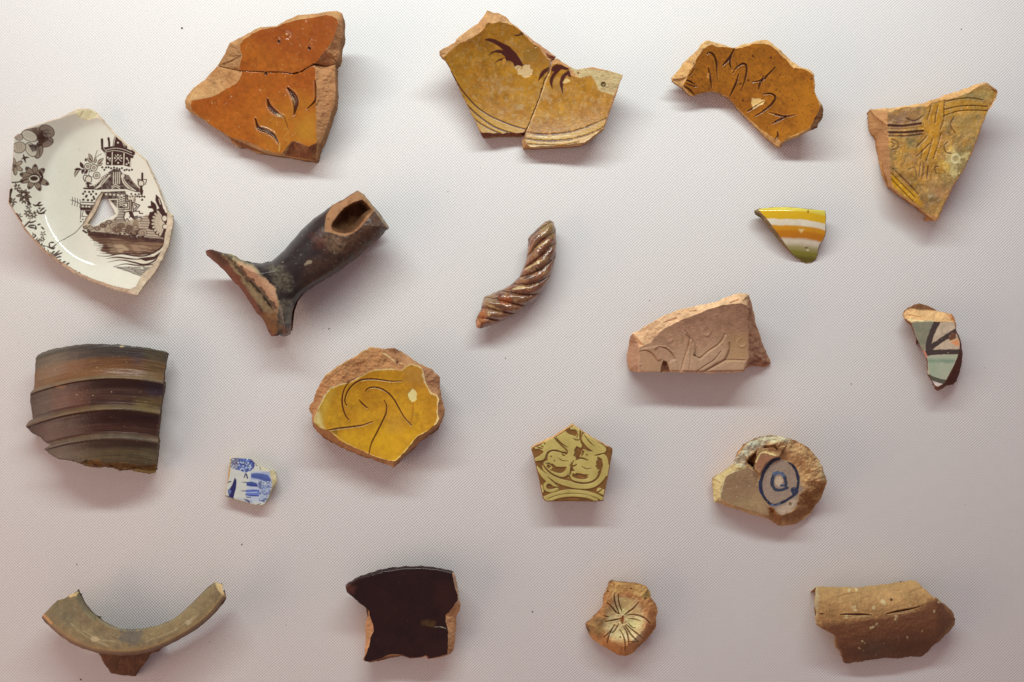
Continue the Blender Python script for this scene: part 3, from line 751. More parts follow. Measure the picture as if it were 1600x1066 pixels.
# ------------------------------------------------------------------ yellow dish in two pieces
def yellow_dish():
    C = Crop(670, 0, 4.2625)
    O1 = C('70,340 95,325 170,285 185,260 260,200 330,155 365,110 390,70 430,85 460,85 510,110 545,150 600,190 640,225 720,285 790,335 850,380 820,402 803,452 795,490 768,540 745,620 720,690 690,765 655,850 640,885 625,905 600,907 520,905 440,907 360,916 345,890 300,790 260,715 215,620 180,545 140,460 100,390 72,370')
    G1 = C('98,380 130,350 190,302 260,262 330,228 370,188 395,150 420,156 470,148 520,152 560,170 610,205 655,250 690,290 740,320 770,370 800,405 802,455 790,490 767,540 744,620 719,690 689,765 654,850 630,882 600,886 520,884 490,890 400,886 352,884 302,785 262,707 212,612 172,522 132,442')
    O2 = C('855,388 900,420 940,445 985,465 1040,455 1090,448 1150,460 1230,480 1295,500 1270,560 1245,640 1220,710 1195,780 1165,865 1120,900 1060,950 1020,970 920,978 800,985 690,990 625,990 620,940 642,886 657.5,850 692.5,765 722.5,690 747.5,620 770.5,540 797.5,490 805,452 823,402')
    G2 = C('830,425 870,422 930,452 945,500 1010,520 1080,502 1110,550 1130,600 1225,632 1205,700 1185,780 1160,858 1120,888 1040,950 920,964 800,974 680,978 655,965 640,930 650,885 662,850 696,768 726,692 751,622 774,542 801,491')
    def zf(u, v): return 17 + ((u - 825) ** 2 + 1.1 * (v - 168) ** 2) / 560
    r = thing('slip_dish_fragment', 'golden yellow dish fragment of two joined pieces with dark palm strokes and rim lines', 'dish fragment', 830, 130)
    DK = (74, 26, 18)
    for k, (O, G) in enumerate(((O1, G1), (O2, G2))):
        def zo(u, v): return zf(u, v) - 3 - 12 * np.clip((60 - v) / 25, 0, 1) * np.clip((790 - u) / 20, 0, 1) - 8 * np.clip((v - 205) / 10, 0, 1)
        f = Field(O, G, step=0.8, seed=31 + k, jit=0.3, jitG=0.5, zf=zf, zo=zo, frac=0.8, crop=C, rnd=(1.2, 0.6))
        f.base('B', (188, 132, 88), (212, 162, 118), 18, rough=0.95)
        f.poly('600,190 850,375 820,420 760,330 640,240', (196, 140, 112), which='B', mott=0.5, mper=5)
        f.poly('940,450 1300,480 1230,640 1120,600 1080,505 1000,520', (198, 174, 134), which='B', mott=0.2)
        f.poly('340,880 625,885 640,920 340,930', (130, 74, 58), which='B')
        f.base('G', (160, 104, 22), (182, 130, 36), 22, rough=0.3, grain=0.18)
        m = np.clip(fbm(f.u, f.v, 14, 5, 77) * 1.1 - 0.1, 0, 1) * np.exp(-(((f.u - 810) / 90) ** 2 + ((f.v - 145) / 48) ** 2)); f.mix(m * 0.55, (184, 154, 112), rough=0.6); m = np.clip(fbm(f.u, f.v, 5, 4, 78) * 1.6 - 0.35, 0, 1); f.mix(m * 0.33, (194, 164, 118), rough=0.6)
        f.poly('300,785 345,890 500,890 640,862 520,820 400,770 300,690 215,590', (186, 138, 28), soft=4, alpha=0.7)
        f.poly('640,930 900,895 1190,785 1160,870 1040,955 680,985', (188, 142, 34), soft=4, alpha=0.7)
        f.poly('940,440 1300,480 1230,640 1140,605 1080,505 1000,525', (190, 150, 96), soft=12, alpha=0.5)
        f.poly('480,320 720,300 790,420 740,480 640,400 560,330', (158, 112, 48), soft=22, alpha=0.65, mott=0.3)
        f.poly('660,330 720,340 710,400 650,390', (120, 110, 60), soft=22, alpha=0.4)
        f.specks(420, (206, 178, 132), 0.4, 1.2, 0.45); f.specks(200, (120, 70, 20), 0.4, 1.0, 0.5)
        f.poly('365,265 400,255 440,262 480,282 535,308 585,358 618,410 632,440 592,446 575,455 562,422 545,408 520,405 507,428 498,402 470,405 432,428 462,396 510,382 480,356 440,350 392,372 420,345 460,331 495,335 470,312 425,285', DK, soft=1.2)
        f.stroke('565,236 600,234 638,214', 13, (84, 44, 20), taper=(0.3, 0.6)); f.poly('605,215 640,215 625,240', (70, 50, 30), mott=0.3)
        f.ell(642, 475, 44, 38, (214, 182, 136), rag=3.5, depth=0.8, rough=0.8); f.ell(600, 452, 24, 14, (214, 182, 136), rag=2, rough=0.8); f.ell(500, 410, 10, 22, (198, 140, 60), rag=1)
        f.poly('820,448 850,428 900,434 942,462 920,468 872,462 835,478 815,474', DK); f.poly('775,350 850,385 830,405 790,380', (130, 70, 50), which='B')
        f.stroke('872,458 832,500 815,545 824,595', 24, DK, taper=(0.9, 0.1)); f.stroke('935,480 898,510 884,560 893,628', 26, DK, taper=(0.9, 0.1)); f.stroke('800,458 762,485 730,537', 26, DK, taper=(0.9, 0.2)); f.poly('920,470 945,480 950,515 930,512', DK)
        f.ell(915, 540, 22, 14, (220, 190, 130), rag=2)
        f.dots('995,488 712,312', 7, (110, 80, 50), which='B', depth=1); f.ell(1162, 562, 13, 13, (70, 50, 30), ring=9, which='B'); f.ell(1162, 562, 7, 7, (150, 120, 80), which='B', depth=1.2)
        for t, wd in (('150,480 200,570 260,650 330,722 410,775 470,802 550,835 645,862', 9), ('243,688 300,745 370,802 430,842 500,872 572,893', 10), ('298,790 350,827 410,862 482,892', 8)):
            f.stroke(t, wd, DK, depth=0.5)
        for t, wd in (('650,880 740,896 880,890 980,870 1080,835 1192,785', 12), ('645,924 760,938 880,935 1000,915 1100,880 1168,845', 11), ('655,958 760,966 900,966 1000,945', 7)):
            f.stroke(t, wd, DK, depth=0.4, wob=0.9, alpha=0.85)
        for t in ('655,902 800,915 950,900', '660,975 850,974 1030,955', '1040,950 1120,890'): f.stroke(t, 10, (226, 204, 150), wob=1.0, alpha=0.6)
        f.stroke('805,470 775,545 750,622 722,695 690,772 645,885', 13, (222, 180, 124), wob=0.9, alpha=0.85 if k else 0.4)
        f.poly('640,880 610,885 625,905 640,900', (80, 36, 28), which='B')
        make_fragment(r, f, M_yellow, M_clay, 16, (160, 112, 78), under=0.1)
yellow_dish()

# ------------------------------------------------------------------ kidney shaped amber fragment
def kidney():
    D = Crop(1030, 50, 5.33)
    O = D('95,385 150,330 215,240 290,180 350,100 390,70 440,80 500,100 560,115 620,130 700,105 780,90 850,65 885,65 930,85 1000,145 1060,200 1130,260 1200,300 1270,325 1292,350 1295,420 1300,500 1325,560 1350,600 1370,650 1360,710 1330,760 1320,800 1280,815 1240,830 1200,850 1160,875 1080,900 1040,920 1005,965 980,955 930,915 880,880 810,800 740,735 690,680 640,630 600,575 570,545 530,530 480,505 440,495 380,505 300,530 260,537 220,500 190,465 130,430 105,405')
    G = D('200,450 225,400 245,350 265,310 300,265 310,220 350,165 400,120 440,105 490,125 560,125 620,135 640,140 720,120 800,98 870,95 930,115 990,165 1030,210 1080,255 1120,300 1180,305 1250,332 1280,360 1285,430 1292,500 1313,560 1338,615 1330,660 1300,710 1270,770 1240,810 1190,828 1140,860 1080,880 1015,918 990,890 960,885 900,855 825,785 745,720 655,635 595,563 545,533 480,501 430,492 370,502 290,532 240,495')
    def zf(u, v): return 14 + 0.40 * np.maximum(0, np.hypot(u - 1120, v - 240) - 70)
    def zo(u, v): return zf(u, v) - 3 - 7 * np.clip((1090 - u) / 20, 0, 1) - 6 * np.clip((v - 215) / 10, 0, 1)
    f = Field(O, G, step=0.8, seed=41, jit=0.7, jitG=0.6, zf=zf, zo=zo, frac=0.9, crop=D)
    f.base('B', (198, 148, 96), (222, 176, 124), 18, rough=0.95)
    f.poly('1250,820 1290,700 1350,600 1380,660 1330,830', (112, 74, 50), which='B', soft=4); f.poly('1040,920 1160,875 1290,810 1290,840 1000,970', (110, 76, 48), which='B', soft=3)
    f.base('G', (146, 86, 18), (170, 108, 24), 30, rough=0.22, grain=0.18)
    f.poly('1100,700 1200,420 1290,420 1330,650 1200,820', (182, 116, 24), soft=25, alpha=0.6)
    f.specks(700, (92, 46, 10), 0.5, 1.5, 0.65); f.specks(120, (204, 146, 60), 0.4, 0.9, 0.4); f.dots('697,572 677,432 742,404 930,215 780,200', 10, (90, 46, 14))
    L = (70, 36, 10)
    for t, wd in (('398,188 420,172 448,188 468,225 478,265 480,320 486,400', 15), ('410,300 425,380 437,470', 15), ('628,140 590,210 560,250 522,288', 20), ('602,205 588,255 600,310', 15), ('612,345 650,295 700,266 726,285 726,350 705,430 688,475', 15),
                  ('662,352 640,430 612,490 583,548', 16), ('968,295 900,365 860,402 772,420', 15), ('872,368 840,430 826,488', 15), ('870,520 930,515 968,545 940,600 870,660 795,705', 17), ('735,664 800,625 872,578', 12),
                  ('915,672 980,690 1050,706 1135,692', 14), ('1062,705 1000,735 940,764', 16), ('985,835 988,865 968,892', 15), ('220,402 255,412 292,440', 13), ('200,452 250,480 292,525', 12), ('230,432 280,452 320,455', 8), ('288,262 295,295', 14), ('300,300 255,370', 6)):
        f.stroke(t, wd, L, depth=1.5, taper=(0.35, 0.15), lip=0.35)
    f.stroke('420,195 455,235 465,310', 6, (196, 130, 40), alpha=0.6); f.stroke('905,670 960,690', 7, (220, 170, 90), alpha=0.6); f.stroke('600,325 640,318', 12, (200, 140, 60), alpha=0.6); f.ell(410, 370, 10, 26, (215, 150, 80), rag=1)
    f.poly('762,590 775,552 830,548 882,566 862,600 800,612 780,640', (226, 188, 124), rag=1.5, depth=0.8, rough=0.8); f.stroke('780,640 830,610 866,590', 7, (245, 215, 170))
    for t in ('1080,880 1150,855 1240,815', '580,545 545,530', '880,832 900,850'): f.stroke(t, 12, (218, 170, 104), alpha=0.7, wob=0.8)
    r = thing('curved_dish_fragment', 'kidney shaped amber dish fragment scratched with sprigs and one pale chip', 'dish fragment', 1165, 150)
    finish(r, f, 'amber_glaze', M_amber, 'clay_body', M_clay, thick=17, wall=(168, 112, 72))
kidney()

# ------------------------------------------------------------------ mottled trapezoid fragment
def mottled():
    E = Crop(1340, 110, 4.2625)
    O = E('75,270,8 85,260,14 150,258,28 300,240,38 430,220,40 500,195,42 600,160,44 700,125,46 800,90,50 840,78,52 870,85,56 880,95,58 930,130,62 935,150,60 920,190,58 880,255,56 850,310,54 830,370,52 800,450,50 765,545,48 720,635,46 690,690,44 640,770,42 610,830,40 580,890,39 550,950,36 545,985,34 520,1010,28 495,985,30 430,935,33 370,890,34 300,840,34 240,795,33 215,770,30 205,740,24 180,690,16 165,630,12 140,540,9 125,460,8 80,395,7 72,330,7')
    G = E('200,280 300,248 430,238 470,240 490,215 560,200 650,180 740,150 800,112 850,100 928,148 905,200 875,255 845,312 823,370 795,450 758,545 720,630 690,680 640,755 608,820 574,885 545,945 530,980 500,970 440,935 372,880 300,832 238,785 222,730 215,640 213,540 207,460 200,380')
    def zf(u, v): return 48 + (u - 1470) * 0.06 - (v - 220) * 0.05
    f = Field(O, G, step=0.8, seed=51, jit=0.7, jitG=0.5, zf=zf, frac=1.2, crop=E)
    f.base('B', (190, 138, 90), (212, 164, 116), 18, rough=0.95)
    f.poly('70,255 205,270 230,790 150,700 60,400', (176, 126, 88), which='B', soft=3); f.poly('860,85 940,130 930,190 870,170 800,110', (150, 110, 74), which='B')
    f.base('G', (142, 104, 50), (176, 136, 78), 26, sharp=1.8, rough=0.45, grain=0.3)
    n = np.clip(fbm(f.u, f.v, 22, 5, 501) * 1.3, 0, 1); f.mix(n * 0.45, (118, 108, 76))
    n = np.clip(fbm(f.u, f.v, 16, 5, 511) * 1.3, 0, 1); f.mix(n * 0.4, (164, 114, 74)); n = np.clip(fbm(f.u, f.v, 13, 5, 521) * 1.5, 0, 1); f.mix(n * 0.5, (186, 136, 40)); n = np.clip(fbm(f.u, f.v, 8, 4, 531) * 1.4 - 0.2, 0, 1); f.mix(n * 0.6, (96, 74, 44))
    Y = (186, 130, 16)
    f.poly('470,250 540,215 580,210 590,330 560,420 545,520 520,600 420,600 400,560 450,460 430,380 450,320', Y, soft=14, rag=7, alpha=0.78, rough=0.25, mott=0.35)
    f.poly('580,205 700,185 860,205 870,290 760,300 580,310', (176, 128, 36), soft=8, rag=3, alpha=0.75, rough=0.25, mott=0.3)
    f.poly('225,680 400,840 430,900 380,880 230,770', (190, 140, 20), soft=6, rag=2, alpha=0.85, rough=0.2)
    f.poly('400,610 460,620 480,720 410,720', (170, 118, 40), soft=10, rag=4, alpha=0.7); f.poly('330,620 410,620 400,680 330,700', (182, 130, 50), soft=10, rag=4, alpha=0.6)
    f.poly('340,285 440,290 430,330 350,320', (180, 130, 50), soft=6, rag=2, alpha=0.7); f.poly('210,300 420,250 420,350 210,430', (124, 92, 76), soft=10, alpha=0.7, mott=0.3)
    f.poly('640,300 820,290 780,440 650,430', (150, 124, 74), soft=10, alpha=0.8, mott=0.5, mper=4); f.poly('700,150 860,110 920,150 880,200 700,190', (136, 120, 72), soft=8, alpha=0.6, mott=0.4)
    f.poly('640,570 800,440 770,560 700,680 610,820 570,740 560,690', (130, 118, 82), soft=8, alpha=0.7, mott=0.4)
    f.poly('320,460 370,450 390,510 330,520', (100, 106, 78), soft=8, alpha=0.4)
    f.poly('600,500 650,490 680,560 760,545 740,590 690,600 680,680 640,720 600,690 560,660 580,570', (190, 174, 124), soft=5, rag=5, alpha=0.8, rough=0.8, mott=0.6, mper=3, depth=-1.2)
    f.poly('520,600 580,580 620,620 600,680 540,670', (192, 150, 60), soft=5, rag=5, alpha=0.8, mott=0.4, mper=3, depth=-0.8); f.ell(655, 590, 26, 28, (206, 194, 156), ring=14, alpha=0.8, depth=-0.8); f.ell(620, 520, 24, 18, (196, 160, 80), rag=3, alpha=0.8)
    f.poly('460,820 520,830 470,870', (200, 186, 150), soft=4, rag=3, alpha=0.8); f.poly('500,740 600,760 570,860 500,960 430,920', (140, 112, 82), soft=12, alpha=0.6, mott=0.4); f.poly('500,790 620,770 600,840 520,840', (176, 128, 88), soft=8, rag=4, alpha=0.6)
    DK = (70, 36, 14)
    for t, wd in (('490,240 478,285 464,330', 8), ('536,238 522,300 516,350', 8), ('580,200 575,270 576,325 552,395', 8), ('462,438 430,475 392,512', 7), ('482,488 432,538 395,572', 7), ('498,462 480,530 458,602', 7), ('556,420 535,500 505,592', 7), ('430,530 424,590', 6),
                  ('588,208 680,190 760,186 835,198', 7), ('578,262 680,240 780,236 868,242', 7), ('572,308 660,275 760,266 866,270', 7), ('325,318 360,336 400,330 440,300', 8), ('222,682 300,762 388,850', 7), ('235,655 330,745 405,825', 7), ('222,722 290,792 372,876', 6),
                  ('600,478 578,505 588,545 622,556', 9), ('645,310 620,365 652,422', 7), ('545,640 515,650 525,690', 7), ('445,640 440,700', 6), ('470,640 466,700', 6)):
        f.stroke(t, wd, DK, depth=1.3, alpha=0.65)
    for t in ('205,368 300,372 422,356', '205,415 320,415 436,405'): f.stroke(t, 14, (104, 72, 62), depth=1.8, lip=0.9)
    for t in ('228,460 270,480 268,520 230,532', '225,480 248,495 232,512', '340,660 380,650 395,700', '420,620 410,710', '440,620 432,712', '470,640 462,720', '240,250 250,270', '205,440 330,440 420,430'): f.stroke(t, 9, (110, 84, 64), depth=1.0, alpha=0.7)
    f.specks(500, (206, 188, 146), 0.4, 1.1, 0.5, rough=0.8); f.specks(350, (86, 66, 46), 0.4, 1.1, 0.5)
    f.z += f.fr * 0 + (1 - f.fr) * 0.7 * fbm(f.u, f.v, 9, 4, 555) * np.clip(f.dO / 3, 0, 1)
    r = thing('mottled_dish_fragment', 'four sided mottled grey and yellow fragment with crusty patches, right edge below the corner', 'dish fragment', 1455, 230)
    finish(r, f, 'worn_glaze', M_worn, 'clay_body', M_clay, thick=30, wall=(170, 120, 80))
mottled()

# ------------------------------------------------------------------ black glazed spout / handle with flared base
def black_handle():
    Fc = Crop(310, 280, 4.1)
    O = Fc('1020,72 1060,95 1110,160 1170,230 1222,310 1218,322 1195,335 1160,380 1100,430 1020,500 950,555 880,605 800,650 720,700 660,745 622,790 602,850 594,920 590,995 550,1010 520,1000 470,1010 450,980 430,930 410,890 370,850 330,790 280,710 220,650 170,590 110,535 55,490 45,460 80,450 120,460 170,475 210,480 270,515 340,535 400,540 470,525 500,500 550,455 600,395 660,325 730,260 800,210 860,165 930,130 980,95')
    axis = spline(Fc('1121,190 1030,290 900,390 770,480 650,580 520,690 380,780 260,770'))
    edge = Fc('45,460 110,535 170,590 220,650 280,710 330,790 370,850 410,890 430,930 470,1008')
    outer = Fc('860,165 820,230 812,280 808,336 850,343 900,360 940,366 985,350 1025,322 1080,262 1128,200 1112,172 1062,96 1020,74 930,130')
    hole = Fc('895,225 862,270 848,300 856,325 880,338 935,350 975,342 1015,318 1062,258 1112,196 1085,160 1050,130 990,148 930,185')
    def prof(u, v):
        dO, _, _ = nearest(u, v, O)
        R = 37.0
        d = np.clip(dO, 0, R)
        zz = 40 + np.sqrt(np.maximum(0, R * R - (R - d) ** 2)) * 0.98
        # the broken vessel wall at the flared end drops to the lower left
        de, _, _ = nearest(u, v, edge, False)
        along = (u - Fc([[500, 650]])[0, 0]) * -0.77 + (v - Fc([[500, 650]])[0, 1]) * 0.64
        wz = sstep(-45, 15, along); zz = zz * (1 - wz) + wz * np.minimum(zz, 44 + 26 * sstep(0, 38, de))
        return zz
    f = Field(O, None, step=0.8, seed=61, jit=0.35, zf=prof, crop=Fc, rnd=None, neutral=True)
    r = thing('spout_fragment', 'black glazed tubular spout with a broken opening at one end and a flared foot', 'spout fragment', 455, 415)
    f.base('G', (30, 24, 24), (42, 33, 32), 30, rough=0.3)
    up = sstep(700, 1050, (f.u - 310) * 4.1); n = np.clip(0.5 + fbm(f.u, f.v, 9, 5, 611), 0, 1)
    f.mix(up * (0.35 + 0.65 * n), (84, 50, 28), rough=0.6)
    f.poly('800,340 860,350 960,370 940,450 860,480 800,420', (128, 98, 70), soft=10, rag=5, alpha=0.6, mott=0.7, mper=3)
    f.poly('720,350 800,340 830,480 740,430', (92, 50, 36), soft=12, rag=4, alpha=0.7, mott=0.5, mper=4)
    f.poly('1040,250 1130,200 1200,320 1100,430 960,500 900,480', (70, 44, 26), soft=14, alpha=0.7, mott=0.4, mper=4)
    f.poly('700,520 780,500 900,560 860,610 720,690 660,720 640,680', (96, 66, 46), soft=14, alpha=0.45, mott=0.5, mper=5)
    f.poly('430,560 520,560 600,640 600,720 520,720 470,650', (112, 104, 84), soft=10, rag=4, alpha=0.7, mott=0.75, mper=3)
    f.poly('520,780 600,760 595,920 520,960', (120, 112, 92), soft=8, rag=3, alpha=0.65, mott=0.6, mper=3)
    f.specks(160, (150, 140, 118), 0.3, 1.0, 0.6); f.ell(705, 535, 26, 14, (150, 132, 110), -0.6, rag=2, alpha=0.8)
    # flared end: lost glaze, cream and red broken faces
    f.poly('180,470 225,478 290,530 360,550 440,655 490,700 512,800 508,900 440,880 330,740 200,600 110,500', (152, 134, 100), soft=4, rag=3, rough=0.9, mott=0.25, mper=4)
    f.poly('240,520 300,545 340,560 390,615 445,655 490,705 505,800 495,850 455,770 380,700 310,640 260,570', (184, 142, 110), soft=3, rag=2, rough=0.95)
    f.stroke('180,490 260,570 340,660 420,740 490,830', 30, (66, 56, 46), alpha=0.75, wob=0.9, rough=0.8); f.stroke('330,655 400,730 480,840', 10, (40, 34, 30), alpha=0.9, wob=0.6)
    f.poly('45,455 90,450 190,530 260,620 330,730 400,830 450,890 500,930 500,1010 440,1010 300,760 160,590 40,490', (120, 74, 58), soft=4, rag=2, rough=0.95, mott=0.2)
    f.poly('60,455 120,460 160,500 200,540 160,560 90,500', (90, 62, 50), soft=5, mott=0.3); f.poly('400,860 500,850 520,960 480,1000 430,920', (124, 86, 52), soft=6, rag=3, mott=0.3); f.poly('520,930 590,960 588,1000 545,1010', (110, 74, 50), soft=5, mott=0.4)
    f.z += -1.5 * np.exp(-((nearest(f.u, f.v, spline(Fc('180,500 260,590 340,690 420,790 470,880')), False)[0]) / 3.0) ** 2)
    # the opening: a broken rim of clay round a dark bore
    ip = inside(f.u, f.v, outer); ih = inside(f.u, f.v, hole)
    dh, _, _ = nearest(f.u, f.v, hole); do, _, _ = nearest(f.u, f.v, outer)
    flatz = f.z - 3.5 * np.clip(do / 4, 0, 1)
    f.z = np.where(ip, flatz, f.z)
    f.z = np.where(ih, np.minimum(f.z, flatz - 34 * sstep(0, 10, dh)), f.z)
    m = np.clip(np.where(ip, do, -do) / 1.2 + 0.5, 0, 1); f.mix(m, (156, 112, 78), rough=0.95); f.mix(m * np.clip(fbm(f.u, f.v, 7, 4, 618) + 0.1, 0, 1) * 0.8, (112, 70, 42))
    f.stroke('1050,95 1112,172 1215,312', 12, (150, 128, 96), alpha=0.6, wob=0.6)
    m = np.clip(np.where(ih, dh, -dh) / 1.2 + 0.5, 0, 1) * (0.8 + 0.2 * n); f.mix(m, (84, 52, 28), rough=0.95)
    f.poly('930,185 1050,130 1112,196 1060,230 960,230', (112, 76, 44), soft=10, alpha=0.6, mott=0.5, mper=4)
    f.z += 1.0 * fbm(f.u, f.v, 7, 4, 616) * np.clip(up + m, 0.1, 1)
    rimmask = inside(f.cu, f.cv, outer) & ~inside(f.cu, f.cv, hole)
    bore = inside(f.cu, f.cv, hole)
    flare = inside(f.cu, f.cv, Fc('40,440 190,465 300,540 420,640 500,700 520,800 510,920 520,1020 440,1020 300,780'))
    def back(g):
        zz = np.maximum(1.0, 80 - prof(g.u, g.v) * 1.0)
        return np.minimum(zz, g.z - 3)
    d = f.meshes(parts={'black_glaze': ~(rimmask | bore | flare), 'broken_rim': rimmask, 'bore': bore, 'broken_foot': flare}, back=back, wall=(96, 62, 46))
    org = tuple(r.location)
    for nm, mt in (('black_glaze', M_black), ('broken_rim', M_clay), ('bore', M_red), ('broken_foot', M_red)): make_mesh(nm, d[nm], mt, r, org)
    make_mesh('underside', d['BODY'], M_black, r, org)
black_handle()

# ------------------------------------------------------------------ twisted rope handle
def twist():
    T = Crop(730, 330, 5.331)
    O = T('70,920 85,870 110,830 125,760 140,715 220,680 300,650 380,600 430,550 465,480 490,400 505,300 505,230 540,190 600,130 650,85 690,72 720,95 740,150 745,260 740,380 720,470 690,560 640,640 570,730 480,800 400,860 300,910 200,950 110,978 75,965')
    ax = spline(T('95,890 200,820 330,755 450,690 540,610 600,500 628,380 640,260 690,90'), 12)
    seg = np.hypot(*np.diff(ax, axis=0).T); cum = np.concatenate([[0], np.cumsum(seg)])
    def frame(u, v):
        D, Q, par = nearest(u, v, ax, False)
        x = par * (len(ax) - 1); i = np.clip(x.astype(int), 0, len(ax) - 2); t = np.clip(x - i, 0, 1)
        sarc = cum[i] + seg[i] * t
        tx = ax[i + 1, 0] - ax[i, 0]; ty = ax[i + 1, 1] - ax[i, 1]
        sg = np.sign(tx * (v - Q[:, 1]) - ty * (u - Q[:, 0]))
        return D * sg, sarc
    def prof(u, v):
        dO, _, _ = nearest(u, v, O)
        R = 20.0; d = np.clip(dO, 0, R)
        return 19 + np.sqrt(np.maximum(0, R * R - (R - d) ** 2)) * 0.92
    f = Field(O, None, step=0.6, seed=71, jit=0.25, zf=prof, crop=T, rnd=None)
    d, sa = frame(f.u, f.v)
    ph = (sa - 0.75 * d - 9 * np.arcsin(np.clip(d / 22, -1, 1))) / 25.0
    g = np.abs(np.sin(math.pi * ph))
    f.z += 5.6 * (g ** 0.6 - 0.75) * np.clip(f.dO / 4, 0.15, 1)
    f.z += 0.7 * fbm(f.u, f.v, 6, 4, 701)
    f.base('G', (104, 58, 42), (142, 90, 64), 10, sharp=1.5, rough=0.12)
    n = np.clip(fbm(f.u, f.v, 12, 5, 702) * 1.4, 0, 1); f.mix(n * 0.4, (146, 112, 74))
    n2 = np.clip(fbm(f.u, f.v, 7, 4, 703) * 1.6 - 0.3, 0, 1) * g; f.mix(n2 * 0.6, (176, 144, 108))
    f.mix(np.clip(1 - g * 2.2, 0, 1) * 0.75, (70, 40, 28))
    f.poly('600,130 690,75 735,130 740,230 640,200', (140, 116, 72), soft=10, alpha=0.7, mott=0.3); f.ell(320, 745, 55, 38, (150, 76, 36), rag=3, alpha=0.8)
    f.poly('130,720 230,685 250,740 150,760', (150, 120, 96), soft=6, alpha=0.8); f.poly('70,930 110,830 150,800 170,900 110,978', (160, 96, 58), soft=6, mott=0.3, rough=0.8); f.ell(95, 940, 22, 30, (196, 140, 112), rag=2, rough=0.9)
    for t, wd in (('150,775 220,800 300,840', 22), ('380,650 450,635 530,640', 20), ('480,490 560,440 640,400', 16), ('560,320 620,280 690,240', 12), ('170,850 190,880', 12)): f.stroke(t, wd, (206, 176, 124), taper=(0.2, 0.2), alpha=0.7, wob=0.8)
    for t in ('560,470 600,490 640,470', '470,560 560,545', '230,790 330,800', '480,620 510,610'): f.stroke(t, 18, (50, 40, 30), taper=(0.3, 0.3), alpha=0.7, wob=0.6)
    f.specks(160, (226, 206, 176), 0.3, 0.8, 0.6); f.specks(120, (70, 46, 30), 0.3, 0.9, 0.6)
    r = thing('rope_handle_fragment', 'curved handle fragment twisted like a rope with glossy brown glaze', 'handle fragment', 808, 440)
    end = inside(f.cu, f.cv, T('60,985 70,910 112,828 140,850 130,985'))
    dd = f.meshes(parts={'twisted_glaze': ~end, 'broken_end': end}, back=lambda q: np.maximum(0.8, 38 - prof(q.u, q.v)), wall=(120, 74, 52))
    org = tuple(r.location)
    make_mesh('twisted_glaze', dd['twisted_glaze'], M_rope, r, org); make_mesh('broken_end', dd['broken_end'], M_red, r, org); make_mesh('underside', dd['BODY'], M_black, r, org)
twist()

# ------------------------------------------------------------------ small striped rim
def striped():
    H = Crop(1160, 310, 8.88)
    O = H('165,165 215,150 240,140 330,130 480,120 620,117 760,128 900,146 1050,158 1150,170 1160,250 1158,350 1162,450 1150,520 1110,600 1070,650 1060,700 1045,780 1020,850 960,895 880,908 820,880 750,832 680,772 620,712 560,652 480,562 400,452 340,372 280,292 215,252 175,222')
    G = H('222,158 245,146 330,134 480,124 620,121 760,132 900,150 1050,162 1146,174 1154,250 1152,350 1155,450 1143,518 1104,596 1062,648 1052,700 1038,778 1012,842 955,886 880,898 826,872 758,824 700,770 650,710 602,645 548,568 490,486 420,394 362,316 312,252 262,204')
    def zf(u, v):
        q = (v - 322) / 88.0
        lip = np.exp(-((v - 325) / 4.5) ** 2)
        return 31 - 30 * np.clip(q, 0, 1.2) ** 2.2 - 6 * np.clip((331 - v) / 8.0, 0, 2) ** 2 - 0.0012 * (u - 1245) ** 2
    f = Field(O, G, step=0.5, seed=81, jit=0.25, jitG=0.2, zf=zf, zo=lambda u, v: np.maximum(1.2, zf(u, v) - 5), frac=0.4, crop=H, rnd=(1.2, 0.6))
    f.base('B', (120, 96, 72), (148, 120, 92), 8, rough=0.9); f.poly('160,160 225,200 300,300 260,300 160,230', (92, 76, 54), which='B', soft=3)
    f.base('G', (222, 212, 198), (212, 200, 188), 20, rough=0.08, grain=0.03)
    x = (f.u - 1160) * 8.88; y = (f.v - 310) * 8.88
    y = y - 70 * np.clip((x - 600) / 550, 0, 2) ** 2 + 6 * np.clip((500 - x) / 300, 0, 1) + 6 * fbm(f.u, f.v, 10, 3, 811)
    def band(a, b, soft=14): return np.clip((y - a) / soft + 0.5, 0, 1) * np.clip((b - y) / soft + 0.5, 0, 1)
    f.mix(band(0, 285), (208, 164, 26)); f.mix(band(0, 168, 30), (210, 192, 84)); f.mix(band(372, 470, 20), (202, 140, 26)); f.mix(band(440, 552, 40), (190, 118, 16))
    f.mix(band(640, 1000, 60), (168, 160, 110)); f.mix(band(712, 1000, 50), (140, 138, 50)); f.mix(band(790, 1000, 50), (112, 104, 30))  # green band, darkened downward to paint in the curve's shading
    f.poly('780,428 855,428 815,482', (222, 196, 140), soft=3); f.ell(890, 685, 26, 13, (120, 108, 82), rag=1); f.ell(905, 720, 22, 12, (226, 220, 190)); f.ell(910, 190, 14, 24, (160, 120, 40), rag=1)
    f.specks(30, (150, 110, 40), 0.3, 0.7, 0.5)
    r = thing('striped_rim_fragment', 'small rim fragment striped yellow, white, orange and green', 'rim fragment', 1238, 365)
    finish(r, f, 'striped_glaze', M_stripe, 'clay_body', M_clay, thick=9, wall=(130, 102, 78))
striped()

